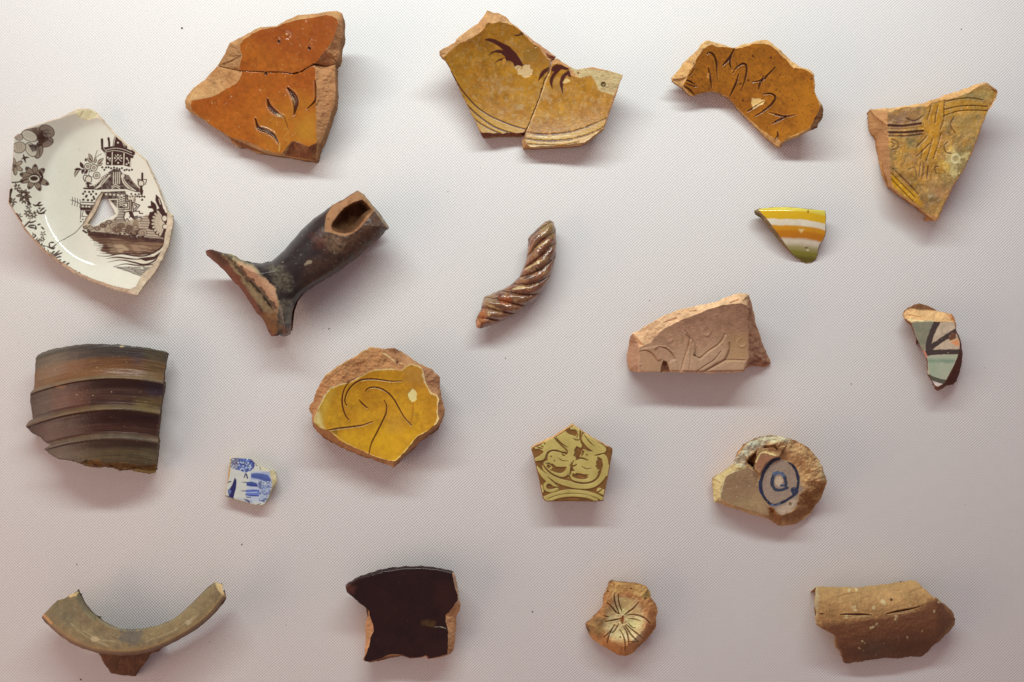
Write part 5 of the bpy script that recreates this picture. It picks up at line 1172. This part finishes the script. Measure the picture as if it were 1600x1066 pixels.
    dd = f.meshes(parts={'slip_scrolls': mc, 'brown_ground': ~mc}, thick=60, wall=(126, 78, 48))
    org = tuple(r.location)
    make_mesh('slip_scrolls', dd['slip_scrolls'], M_yellow, r, org); make_mesh('brown_ground', dd['brown_ground'], M_yellow, r, org); make_mesh('clay_body', dd['BODY'], M_red, r, org)
pentagon()

# ------------------------------------------------------------------ foot of a bowl with a painted spiral
def footring():
    F = Crop(1100, 670, 6.271)
    O = F('80,490,14 140,440,18 220,390,22 290,345,26 310,290,32 350,220,38 420,140,42 500,95,44 600,65,46 680,60,47 770,75,48 850,100,48 930,130,48 1010,175,48 1080,240,47 1130,310,45 1165,390,42 1190,460,38 1203,520,34 1190,580,28 1165,640,22 1140,690,17 1090,750,12 1050,820,10 990,880,9 900,930,8 800,950,8 720,950,9 680,920,12 640,885,16 590,870,18 480,840,18 380,810,18 260,770,18 160,730,16 100,715,14 95,660,12 85,580,12')
    slab = F('180,560 210,472 280,430 330,405 400,384 440,380 475,400 520,440 535,520 560,620 580,680 620,750 635,800 638,848 560,830 480,805 400,785 320,760 250,735 172,690 172,620')
    disc = F('560,430 600,350 650,310 715,278 760,300 830,325 880,370 915,420 940,480 950,560 985,590 930,640 915,690 905,760 850,810 760,840 715,825 690,790 640,760 610,720 575,640 548,560 545,500')
    fac = F('510,390 508,320 545,250 580,232 620,240 700,265 720,278 650,310 600,350 560,430')
    cu, cv = F([[800, 520]])[0]
    def zf(u, v):
        r = np.hypot(u - cu, v - cv); th = np.arctan2(v - cv, u - cu)
        z = 31 + 0 * u
        up = np.clip(np.cos(th + 0.9) * 0.9 + 0.35, 0, 1)
        z = z + 17 * sstep(20, 42, r) * up
        return z
    f = Field(O, None, step=0.7, seed=151, jit=0.8, zf=zf, crop=F, rnd=None, neutral=True)
    dO, QO, _ = nearest(f.u, f.v, f.O)
    dS, _, _ = nearest(f.u, f.v, slab); dD, _, _ = nearest(f.u, f.v, disc); dF, _, _ = nearest(f.u, f.v, fac)
    iS = inside(f.u, f.v, slab); iD = inside(f.u, f.v, disc); iF = inside(f.u, f.v, fac); flat = iS | iD | iF
    di = np.minimum(np.minimum(np.where(iS, 0, dS), np.where(iD, 0, dD)), np.where(iF, 0, dF))
    zS = 30 + 0.05 * (f.u - 1160); zD = 33 + 0 * f.u; zF = 40 + 0 * f.u
    nr = np.argmin(np.stack([np.where(iS, 0, dS), np.where(iD, 0, dD), np.where(iF, 0, dF)]), 0)
    zin = np.choose(nr, [zS, zD, zF])
    t = di / (di + dO + 1e-6)
    ring = np.exp(-((t - 0.5) / 0.28) ** 2) * 4 * np.clip(np.cos(np.arctan2(f.v - cv, f.u - cu) + 0.8) + 0.35, 0, 1) * (f.u > cu - 45)
    zz = zin * (1 - sstep(0, 1, t)) + QO[:, 2] * sstep(0, 1, t) + ring
    rough = (1 - np.exp(-di / 2)) * np.clip(dO / 2, 0.3, 1)
    zz = zz + rough * (3.4 * fbm(f.u, f.v, 17, 5, 1501) + 0.9 * fbm(f.u, f.v, 4, 3, 1502))
    f.z = np.where(flat, zin, zz)
    f.base('G', (150, 112, 74), (178, 140, 98), 12, rough=0.95, sharp=1.3)
    f.mix(np.clip(fbm(f.u, f.v, 9, 4, 1503) * 1.2, 0, 1) * 0.5, (120, 78, 44))
    f.poly('920,640 1000,570 1190,540 1200,640 1060,830 880,940 720,955 640,880 640,770 720,830 850,815', (118, 74, 40), soft=14, rag=3, alpha=0.85, mott=0.25, mper=5)
    f.poly('830,330 850,110 1000,170 1130,310 1180,500 990,580 950,520', (176, 136, 90), soft=14, alpha=0.6, mott=0.4, mper=4)
    f.poly('75,490 220,390 310,345 400,380 210,470 175,560 172,700 90,720', (186, 164, 112), soft=6, alpha=0.9, mott=0.2, mper=3)
    f.poly('310,300 420,135 600,60 770,70 850,105 840,140 640,130 520,190 420,280 400,370 290,350', (192, 182, 150), soft=6, rag=2, alpha=0.9, mott=0.2, mper=5); f.poly('440,130 520,100 540,170 450,220 340,320 310,300', (150, 146, 126), soft=8, alpha=0.6, mott=0.5, mper=3); f.poly('1080,250 1180,400 1205,520 1150,500', (170, 156, 116), soft=6, alpha=0.6, mott=0.5)
    f.stroke('600,180 680,170 720,200', 26, (104, 64, 34), depth=3, wob=0.6, alpha=0.8); f.stroke('640,105 760,120 860,140', 14, (150, 130, 80), wob=0.6, alpha=0.6)
    f.poly('415,320 450,270 520,212 508,300 500,390 470,385', (88, 50, 22), soft=4, rag=1.5, depth=12); f.stroke('470,330 490,385', 18, (52, 26, 12))
    for p, col in ((slab, (134, 104, 74)), (fac, (138, 92, 64)), (disc, (138, 114, 96))):
        D, _, _ = nearest(f.u, f.v, p); sd = np.where(inside(f.u, f.v, p), D, -D); f.mix(np.clip(sd / 1.2 + 0.5, 0, 1), col, rough=0.45)
    f.poly('190,480 330,420 420,400 500,440 520,560 300,700 180,640', (124, 92, 66), soft=20, alpha=0.6, mott=0.3); f.poly('300,740 560,640 630,800 560,820', (160, 130, 90), soft=20, alpha=0.6, mott=0.4, mper=4); f.poly('690,800 880,690 915,700 850,810 760,840', (172, 146, 120), soft=6, alpha=0.8)
    f.stroke('172,620 185,550 212,472 280,430 400,384', 10, (206, 178, 130), wob=0.6, alpha=0.7); f.stroke('440,380 520,440 535,520 575,640 640,780', 9, (190, 160, 116), wob=0.6, alpha=0.6); f.stroke('508,330 545,250 590,232 700,262', 16, (214, 172, 116), wob=0.6)
    NV = (36, 39, 54)
    f.stroke('735,295 680,310 625,365 580,440 560,520', 34, NV, taper=(0.9, 0.8), wob=0.2, rough=0.3); f.stroke('560,500 562,590 590,670 640,730 690,748 740,735 800,705 870,660 905,620', 27, NV, wob=0.25, rough=0.3); f.stroke('900,640 920,560 920,470 890,390 850,345 825,330', 30, NV, taper=(0.9, 0.3), wob=0.2, rough=0.3); f.ell(885, 610, 36, 34, (38, 43, 64), rag=2)
    f.stroke('545,520 550,590 580,660', 22, (40, 44, 70), wob=0.4)
    f.stroke('800,560 800,500 775,450 735,430 690,450 668,500 672,560 705,598 760,600 815,578', 31, (46, 52, 66), wob=0.25, rough=0.3); f.stroke('690,440 740,430 780,455', 26, (90, 104, 130), wob=0.5, alpha=0.6); f.ell(735, 515, 38, 46, (176, 150, 124), rag=1.5); f.ell(765, 555, 22, 14, (52, 62, 92), rag=1)
    f.stroke('660,745 700,755 740,735', 18, (110, 116, 140), wob=0.5, alpha=0.5); f.poly('625,770 690,770 720,830 650,840', (118, 68, 32), soft=5, rag=2); f.ell(845, 740, 16, 12, (110, 84, 60), rag=1.5, depth=1); f.specks(120, (120, 80, 44), 0.3, 1.0, 0.6); f.specks(160, (220, 190, 140), 0.3, 0.9, 0.5)
    gl = inside(f.cu, f.cv, disc); sl = inside(f.cu, f.cv, slab) | inside(f.cu, f.cv, fac)
    r = thing('foot_ring_fragment', 'rough round bowl foot with a dark blue spiral painted in a circle', 'bowl fragment', 1200, 755)
    dd = f.meshes(parts={'painted_disc': gl, 'glazed_slab': sl, 'rough_foot': ~(gl | sl)}, thick=60, wall=(150, 98, 52))
    org = tuple(r.location)
    make_mesh('painted_disc', dd['painted_disc'], M_worn, r, org); make_mesh('glazed_slab', dd['glazed_slab'], M_worn, r, org); make_mesh('rough_foot', dd['rough_foot'], M_clay, r, org); make_mesh('underside', dd['BODY'], M_clay, r, org)
footring()

# ------------------------------------------------------------------ jar rim with stub
def rim():
    R = Crop(50, 890, 5.0)
    O = R('75,375 95,345 150,290 200,240 250,228 285,205 320,188 352,172 366,176 384,212 420,280 480,345 560,405 640,445 720,463 800,465 900,455 1000,430 1100,390 1180,330 1260,255 1320,190 1380,130 1430,98 1492,120 1490,160 1520,222 1500,260 1440,330 1360,410 1250,490 1130,560 1000,620 900,652 800,667 700,673 600,665 500,650 400,620 300,575 220,520 150,460 100,410')
    outer = spline(R('75,375 150,460 220,520 300,575 400,620 500,650 600,665 700,673 800,667 900,652 1000,620 1130,560 1250,490 1360,410 1440,330 1520,222'), 3)
    inner = spline(R('372,170 385,210 420,280 480,345 560,405 640,445 720,463 800,465 900,455 1000,430 1100,390 1180,330 1260,255 1320,190 1430,98'), 3)
    def zf(u, v):
        a, _, _ = nearest(u, v, outer, False); b, _, _ = nearest(u, v, inner, False)
        z = 56 - 0.03 * (u - 200) * 0
        z = z - 22 * (1 - sstep(0, 6.5, a)) - 9 * (1 - sstep(0, 9, b)) * (u < 150) - 3 * (1 - sstep(0, 4, b))
        return z + 2.0 * np.sin(np.clip(a / 34, 0, 1) * 3.1)
    f = Field(O, None, step=0.7, seed=161, jit=0.3, zf=zf, crop=R, rnd=None, neutral=True)
    a, _, _ = nearest(f.u, f.v, outer, False); b, _, _ = nearest(f.u, f.v, inner, False)
    f.z += 0.3 * fbm(f.u, f.v, 7, 4, 1601)
    f.base('G', (110, 92, 66), (128, 106, 72), 22, rough=0.6)
    f.mix(np.exp(-((a - 7) / 3) ** 2) * 0.45, (150, 112, 68)); f.mix((1 - sstep(2, 7, a)) * 0.85, (96, 62, 38)); f.mix((1 - sstep(1, 5, b)) * 0.5, (96, 84, 62)); f.mix((1 - sstep(2, 12, b)) * sstep(165, 125, f.u) * 0.7, (84, 70, 52))
    f.poly('90,350 200,245 330,220 400,330 300,440 160,420', (92, 82, 62), soft=18, alpha=0.6, mott=0.3); f.ell(770, 525, 105, 60, (88, 80, 70), rag=4, alpha=0.85, soft=4); f.poly('960,440 1250,290 1340,330 1100,500 980,520', (126, 106, 72), soft=16, alpha=0.5)
    for t in ('400,480 520,545 640,560', '300,420 420,520 600,600', '900,560 1100,480 1300,350'): f.stroke(t, 12, (160, 140, 104), wob=0.9, alpha=0.4)
    f.stroke('620,520 660,545', 5, (70, 54, 40)); f.ell(480, 545, 34, 16, (186, 162, 122), rag=3, alpha=0.5); f.ell(1220, 410, 30, 14, (184, 164, 128), -0.6, rag=3, alpha=0.5); f.poly('280,210 365,165 372,185 340,210 290,215', (196, 156, 104), rag=1.5, rough=0.9); f.poly('1430,98 1495,120 1520,222 1490,205 1440,140', (200, 160, 110), soft=3, rag=1, rough=0.9, mott=0.2); f.stroke('85,350 150,420', 20, (186, 136, 82), alpha=0.7)
    f.specks(140, (180, 156, 116), 0.3, 0.8, 0.5); f.specks(90, (84, 66, 46), 0.3, 0.9, 0.5)
    r = thing('jar_rim_fragment', 'curved grey brown jar rim like a smile with a dark stub below', 'rim fragment', 205, 975)
    dd = f.meshes(parts={'rim': np.ones(len(f.cu), bool)}, thick=18, wall=(84, 66, 46), under=0.45)
    org = tuple(r.location)
    ro = make_mesh('rim', dd['rim'], M_salt, r, org); make_mesh('rim_underside', dd['BODY'], M_salt, ro, org)
    LO = R('500,560 700,600 900,580 1000,575 1008,625 990,642 935,655 905,700 882,732 832,802 812,833 720,831 680,822 620,811 580,761 542,692 515,655')
    g = Field(LO, None, step=0.8, seed=165, jit=0.6, zf=lambda u, v: 8 + 24 * np.clip((1056 - v) / 46, 0, 1) ** 0.8, crop=R, rnd=(3, 2))
    g.base('G', (72, 40, 22), (90, 52, 30), 14, rough=0.7); g.specks(60, (140, 96, 62), 0.3, 0.9, 0.5); g.z += 0.6 * fbm(g.u, g.v, 6, 4, 1650)
    dd = g.meshes(parts={'stub': np.ones(len(g.cu), bool)}, thick=30, wall=(80, 46, 28))
    so = make_mesh('stub', dd['stub'], M_salt, r, org); make_mesh('stub_underside', dd['BODY'], M_salt, so, org)
rim()

# ------------------------------------------------------------------ dark brown glazed rim
def dark_rim():
    Q = Crop(520, 870, 5.923)
    O = Q('115,265 150,235 240,185 340,145 480,110 650,88 800,82 950,95 1050,115 1115,135 1140,190 1155,270 1165,350 1182,430 1177,490 1145,540 1140,640 1135,760 1120,850 1090,900 1040,917 960,937 890,947 860,922 780,937 710,943 640,918 560,932 480,952 400,964 340,980 300,970 280,955 297,900 300,820 310,740 305,690 300,640 312,590 320,550 308,480 260,440 200,385 130,330 118,300')
    G = Q('120,268 152,239 242,189 342,149 480,114 650,92 800,86 950,99 1050,119 1102,138 1115,200 1130,280 1160,355 1150,410 1110,470 1075,518 1045,540 1050,620 1070,700 1065,800 1062,905 960,930 890,940 862,915 780,930 710,936 640,908 580,900 520,905 450,937 340,968 300,962 290,950 310,895 335,830 350,745 378,690 374,640 350,570 335,500 300,465 225,408 130,325')
    def zf(u, v):
        top = np.interp(u, [539, 560, 600, 632, 660, 684, 709], [916, 902, 890, 885.5, 885, 887, 893])
        d = v - top
        return 26 + 22 * np.exp(-np.maximum(d, 0) / 55.0) - 7 * np.clip(1 - d / 6.0, 0, 1) ** 2 + 0 * u
    f = Field(O, G, step=0.8, seed=171, jit=0.6, jitG=0.5, zf=zf, zo=lambda u, v: zf(u, v) - 8 * np.clip((v - 900) / 20, 0, 1), frac=1.0, crop=Q, rnd=(1.5, 0.5))
    f.base('B', (150, 98, 68), (176, 122, 90), 12, rough=0.95); f.poly('100,250 330,480 330,560 100,420', (70, 40, 30), which='B'); f.poly('280,955 480,930 640,905 890,935 900,960 300,990', (110, 66, 48), which='B', soft=3)
    f.stroke('110,275 150,235 240,185 340,145 480,110 650,88 800,82 950,95 1050,115 1112,132', 40, (34, 18, 17), which='B', rough=0.2); f.poly('1100,140 1150,180 1185,430 1130,440', (164, 124, 104), which='B', soft=4)
    f.base('G', (30, 10, 10), (37, 13, 12), 30, rough=0.16)
    f.poly('980,250 1140,250 1150,400 1060,520 960,380', (48, 20, 14), soft=25, alpha=0.6); f.poly('860,830 1070,780 1070,910 880,945', (46, 20, 16), soft=24, alpha=0.6); f.poly('120,265 210,280 190,340 130,325', (92, 48, 40), soft=8, alpha=0.8); f.poly('500,120 1100,130 1100,220 300,220', (34, 14, 14), soft=20, alpha=0.5)
    f.poly('825,590 880,585 945,605 935,655 880,640 825,625', (74, 50, 24), soft=4, rag=2, alpha=0.8, mott=0.3); f.stroke('945,650 1000,650 1050,665', 7, (150, 140, 120), wob=0.9); f.ell(815, 458, 30, 20, None, depth=0.35, soft=3); f.ell(800, 355, 12, 12, None, depth=0.3, soft=3)
    f.specks(50, (70, 40, 34), 0.4, 1.0, 0.6); f.z += 0.12 * fbm(f.u, f.v, 26, 2, 1701) * (1 - f.fr)
    r = thing('dark_rim_fragment', 'glossy blackish brown rim fragment with curved top and red broken sides', 'rim fragment', 630, 960)
    finish(r, f, 'dark_glaze', M_dark, 'clay_body', M_red, thick=20, under=0.35)
dark_rim()

# ------------------------------------------------------------------ small knob with scratched rosette
def rosette():
    R = Crop(900, 890, 7.107)
    O = R('100,605,16 130,580,22 200,515,28 265,450,32 300,380,34 305,280,36 340,200,38 365,150,38 430,132,38 500,145,40 600,155,40 700,155,38 780,180,36 820,240,34 830,310,34 880,370,30 905,420,26 910,470,24 890,540,22 887,640,18 850,700,16 790,770,14 720,840,13 670,890,14 620,935,16 540,962,18 480,957,18 430,922,18 360,892,18 300,852,18 230,802,16 180,772,14 140,712,13 115,650,13')
    cu, cv = R([[520, 560]])[0]
    def zf(u, v):
        r = np.hypot(u - cu, (v - cv) * 0.95)
        return 24 + 12 * sstep(14, 38, r)
    f = Field(O, None, step=0.55, seed=181, jit=0.6, zf=zf, crop=R, rnd=None)
    d, Qo, _ = nearest(f.u, f.v, f.O)
    w_ = sstep(0, 15, d); f.z = Qo[:, 2] * (1 - w_) + zf(f.u, f.v) * w_
    f.z += (0.9 * fbm(f.u, f.v, 10, 4, 1801) + 0.5 * fbm(f.u, f.v, 3.5, 3, 1802)) * np.clip(d / 2, 0.4, 1)
    f.base('G', (156, 104, 66), (178, 126, 84), 14, rough=0.75); f.mix(np.clip(fbm(f.u, f.v, 9, 4, 1803), 0, 1) * 0.5, (146, 88, 50))
    f.poly('340,180 430,132 780,175 820,240 740,330 600,250 420,270', (188, 148, 96), soft=8, rag=2, alpha=0.8, mott=0.15); f.poly('430,260 560,230 720,320 700,360 560,290 440,330', (140, 84, 52), soft=10, rag=2, alpha=0.7); f.poly('740,300 800,210 830,310 760,320', (128, 100, 60), soft=4)
    f.poly('100,605 230,530 330,560 320,680 250,740 150,700', (128, 96, 62), soft=10, rag=2, alpha=0.85, mott=0.2); f.poly('180,560 260,530 310,560 230,600', (86, 56, 40), soft=7, alpha=0.8); f.poly('105,630 130,640 160,690 140,710', (64, 56, 46), soft=4)
    f.poly('430,300 690,350 800,560 740,640 700,800 560,800 400,780 320,640 350,500 380,400', (192, 168, 128), soft=10, rag=3, alpha=0.9, mott=0.35, mper=5); f.poly('480,310 640,340 600,440 540,500 500,460', (196, 172, 124), soft=4, alpha=0.8); f.poly('560,540 740,560 720,640 600,660', (200, 176, 130), soft=4, alpha=0.8)
    f.poly('720,370 890,400 880,620 800,720 760,560', (160, 98, 60), soft=10, alpha=0.8, mott=0.3); f.poly('330,780 700,800 620,920 480,950 300,840', (166, 106, 62), soft=8, alpha=0.75, mott=0.3); f.poly('650,880 890,560 900,640 720,860', (118, 66, 36), soft=8, alpha=0.6)
    DK = (84, 42, 20)
    for t, wd in (('432,262 425,320 445,400 480,490', 16), ('470,270 475,350 495,420 512,475', 13), ('345,368 400,420 440,470 478,495', 17), ('700,362 640,430 590,465 545,500', 18), ('565,508 640,502 710,515 770,545 820,600', 18), ('575,548 650,552 715,572', 11), ('500,545 430,560 325,580', 17), ('370,530 310,515', 12),
                  ('475,605 430,680 370,730 350,815', 16), ('430,615 380,690 315,750', 16), ('485,665 525,735 545,810 546,900', 14), ('530,635 572,720 590,840', 15), ('545,625 610,720 690,802', 17), ('560,615 650,690 745,762', 15), ('590,800 640,805 690,798', 10), ('585,600 620,640 660,650', 9), ('400,660 380,715', 10), ('520,520 515,600', 26)):
        f.stroke(t, wd, DK, depth=1.5, taper=(0.35, 0.6), lip=0.5, alpha=0.9)
    for t in ('450,300 460,400 485,470', '600,430 660,385', '600,760 660,785', '540,700 562,790', '400,700 375,735', '640,520 740,555', '420,520 350,540', '440,640 400,700', '600,680 680,760'): f.stroke(t, 15, (214, 192, 150), alpha=0.6, taper=(0.3, 0.3))
    f.dots('612,215 355,240 492,750 770,325', 11, (90, 58, 30), depth=0.8); f.ell(395, 170, 30, 20, (150, 94, 50), ring=8); f.ell(510, 560, 30, 40, (150, 86, 46), rag=2, alpha=0.8); f.specks(80, (120, 72, 40), 0.3, 0.9, 0.6); f.specks(60, (216, 180, 124), 0.3, 0.8, 0.5)
    r = thing('rosette_fragment', 'small orange brown lump with a rosette scratched in its cream hollow', 'pot lid knob', 972, 965)
    fl = inside(f.cu, f.cv, R('430,290 560,260 700,330 800,450 810,600 740,740 640,840 480,860 350,780 310,640 330,500 370,380'))
    dd = f.meshes(parts={'scratched_hollow': fl, 'clay_rim': ~fl}, thick=50, wall=(134, 82, 46))
    org = tuple(r.location)
    make_mesh('scratched_hollow', dd['scratched_hollow'], M_worn, r, org); make_mesh('clay_rim', dd['clay_rim'], M_clay, r, org); make_mesh('underside', dd['BODY'], M_clay, r, org)
rosette()

# ------------------------------------------------------------------ plain brown rounded fragment with slits
def slit_handle():
    T = Crop(1250, 890, 6.154)
    O = T('152,160 250,165 380,170 520,172 650,160 800,145 920,125 1020,110 1110,105 1150,135 1200,185 1280,260 1340,290 1400,340 1450,385 1480,430 1497,480 1482,540 1440,590 1380,650 1300,720 1230,790 1180,830 1130,842 1060,835 940,857 830,847 740,862 640,877 540,892 470,907 420,892 400,840 370,770 340,740 330,680 340,640 280,600 200,555 155,532 148,480 152,400 140,320 150,230')
    ridge = [(1274, 956), (1310, 958), (1350, 962), (1400, 957), (1440, 948), (1494, 938)]
    def zf(u, v):
        yr = np.interp(u, [p[0] for p in ridge], [p[1] for p in ridge]) - 6
        up = np.clip((yr - v) / 45, 0, 1.3); dn = np.clip((v - yr) / 92, 0, 1.2)
        return np.where(v < yr, 50 - 45 * np.minimum(up, 1) ** 2.4, 50 - 43 * dn ** 1.7)
    f = Field(O, None, step=0.8, seed=191, jit=0.7, zf=zf, crop=T, rnd=None, neutral=True)
    rgt = sstep(1462, 1496, f.u); f.z = np.maximum(4, f.z * (1 - rgt) + rgt * np.minimum(f.z, 22)) - 1.5 * np.clip(1 - f.dO / 2.5, 0, 1) ** 2
    f.z += (0.7 * fbm(f.u * 0.5, f.v, 8, 4, 1901) + 0.35 * fbm(f.u, f.v, 3, 3, 1902)) * np.clip(f.dO / 2, 0.3, 1)
    f.base('G', (132, 96, 58), (150, 110, 68), 26, rough=0.7)
    f.poly('160,540 300,530 430,505 560,480 700,468 860,445 1000,425 1130,385 1250,300 1345,285 1520,480 1200,860 420,920 300,640', (92, 55, 36), soft=10, rag=3, alpha=0.9)  # reddish slip below the ridge, with the underside's shade painted in
    f.poly('400,760 640,680 900,640 1300,640 1440,500 1500,480 1240,800 1130,850 440,910', (70, 44, 30), soft=30, alpha=0.8, mott=0.2); f.poly('600,700 720,690 900,800 640,860', (76, 64, 48), soft=20, alpha=0.5, mott=0.4)
    f.poly('150,165 1110,105 1150,140 700,190 150,200', (154, 116, 70), soft=10, alpha=0.5, mott=0.4)
    for t, wd, dp in (('390,437 450,430 540,433 620,432 692,440', 17, 2.4), ('832,428 900,410 980,395 1060,380 1155,356', 19, 2.6), ('185,425 240,430', 10, 1.0)): f.stroke(t, wd, (60, 30, 20), depth=dp, taper=(0.25, 0.2), lip=0.6)
    f.stroke('400,458 540,456 690,448', 7, (206, 164, 116), taper=(0.4, 0.4), alpha=0.8); f.stroke('850,436 980,422 1100,398', 7, (200, 150, 110), taper=(0.4, 0.4), alpha=0.7)
    for t in ('310,272 380,255 440,238 510,228', '590,282 640,262 700,256', '1040,232 1110,195 1188,168', '420,235 520,225 600,230', '180,440 240,440', '900,200 1000,190'): f.stroke(t, 7, (110, 74, 44), depth=0.9, taper=(0.3, 0.2), alpha=0.75)
    f.ell(880, 292, 14, 12, (60, 34, 22), depth=1.2)
    for x, y, r_ in ((520, 362, 22), (540, 395, 14), (712, 370, 22), (932, 186, 16), (800, 312, 26), (470, 200, 14), (540, 190, 12), (695, 558, 18), (735, 525, 10), (918, 482, 14), (920, 450, 12), (1060, 345, 10), (1290, 412, 10), (1345, 305, 18), (570, 750, 12), (1135, 565, 8), (1170, 598, 10), (1030, 655, 12), (950, 665, 10), (600, 690, 12), (630, 710, 9), (445, 455, 16), (830, 190, 10), (640, 185, 9)):
        f.ell(x, y, r_, r_ * 0.7, (190, 156, 112), rot=x * 0.7, rag=1.6, alpha=0.6, depth=-0.4)
    f.specks(260, (208, 172, 120), 0.3, 0.7, 0.4); f.specks(160, (70, 42, 28), 0.3, 0.9, 0.5); f.poly('140,165 180,170 175,530 150,530', (150, 130, 96), soft=3, rag=2, alpha=0.7, mott=0.4)
    r = thing('slit_handle_fragment', 'plain rounded brown fragment, tan above and dark below, with two cut slits', 'handle fragment', 1380, 970)
    cut = inside(f.cu, f.cv, T('130,150 178,165 172,400 176,530 140,530'))
    dd = f.meshes(parts={'rounded_wall': ~cut, 'broken_end': cut}, thick=60, wall=(120, 86, 54), under=0.6)
    org = tuple(r.location)
    make_mesh('rounded_wall', dd['rounded_wall'], M_matt, r, org); make_mesh('broken_end', dd['broken_end'], M_clay, r, org); make_mesh('underside', dd['BODY'], M_matt, r, org)
slit_handle()

# ------------------------------------------------------------------ crumbs and dust on the canvas
def dust():
    rs = random.Random(5)
    V, F = [], []
    spots = [(284, 44, 2.0), (378, 851, 1.6), (832, 956, 1.7), (514, 514, 1.4), (126, 1066 - 4, 1.6), (1502, 46, 1.2), (700, 300, 1.0), (1015, 470, 0.9), (120, 882, 1.2), (650, 600, 1.0), (790, 560, 1.0), (1330, 600, 1.0)]
    spots += [(rs.uniform(0, 1600), rs.uniform(0, 1066), rs.uniform(0.35, 0.8)) for _ in range(24)]
    for x, y, r in spots:
        X, Y = (x - 800) * S, (533 - y) * S; b = len(V); r *= S
        for k in range(5): V.append((X + r * math.cos(k * 1.257) * rs.uniform(.6, 1.2), Y + r * math.sin(k * 1.257) * rs.uniform(.6, 1.2), 0.00003))
        V.append((X, Y, r * 0.9))
        for k in range(5): F.append((b + k, b + (k + 1) % 5, b + 5))
    me = bpy.data.meshes.new('clay_dust'); me.from_pydata(V, [], F)
    m, nt, b = new_mat('clay_dust'); b.inputs['Base Color'].default_value = (0.16, 0.11, 0.08, 1); b.inputs['Roughness'].default_value = 0.9
    me.materials.append(m); o = bpy.data.objects.new('clay_dust', me); COL.objects.link(o)
    o['kind'] = 'stuff'; o['label'] = 'tiny dark crumbs and dust scattered on the white canvas'
dust()
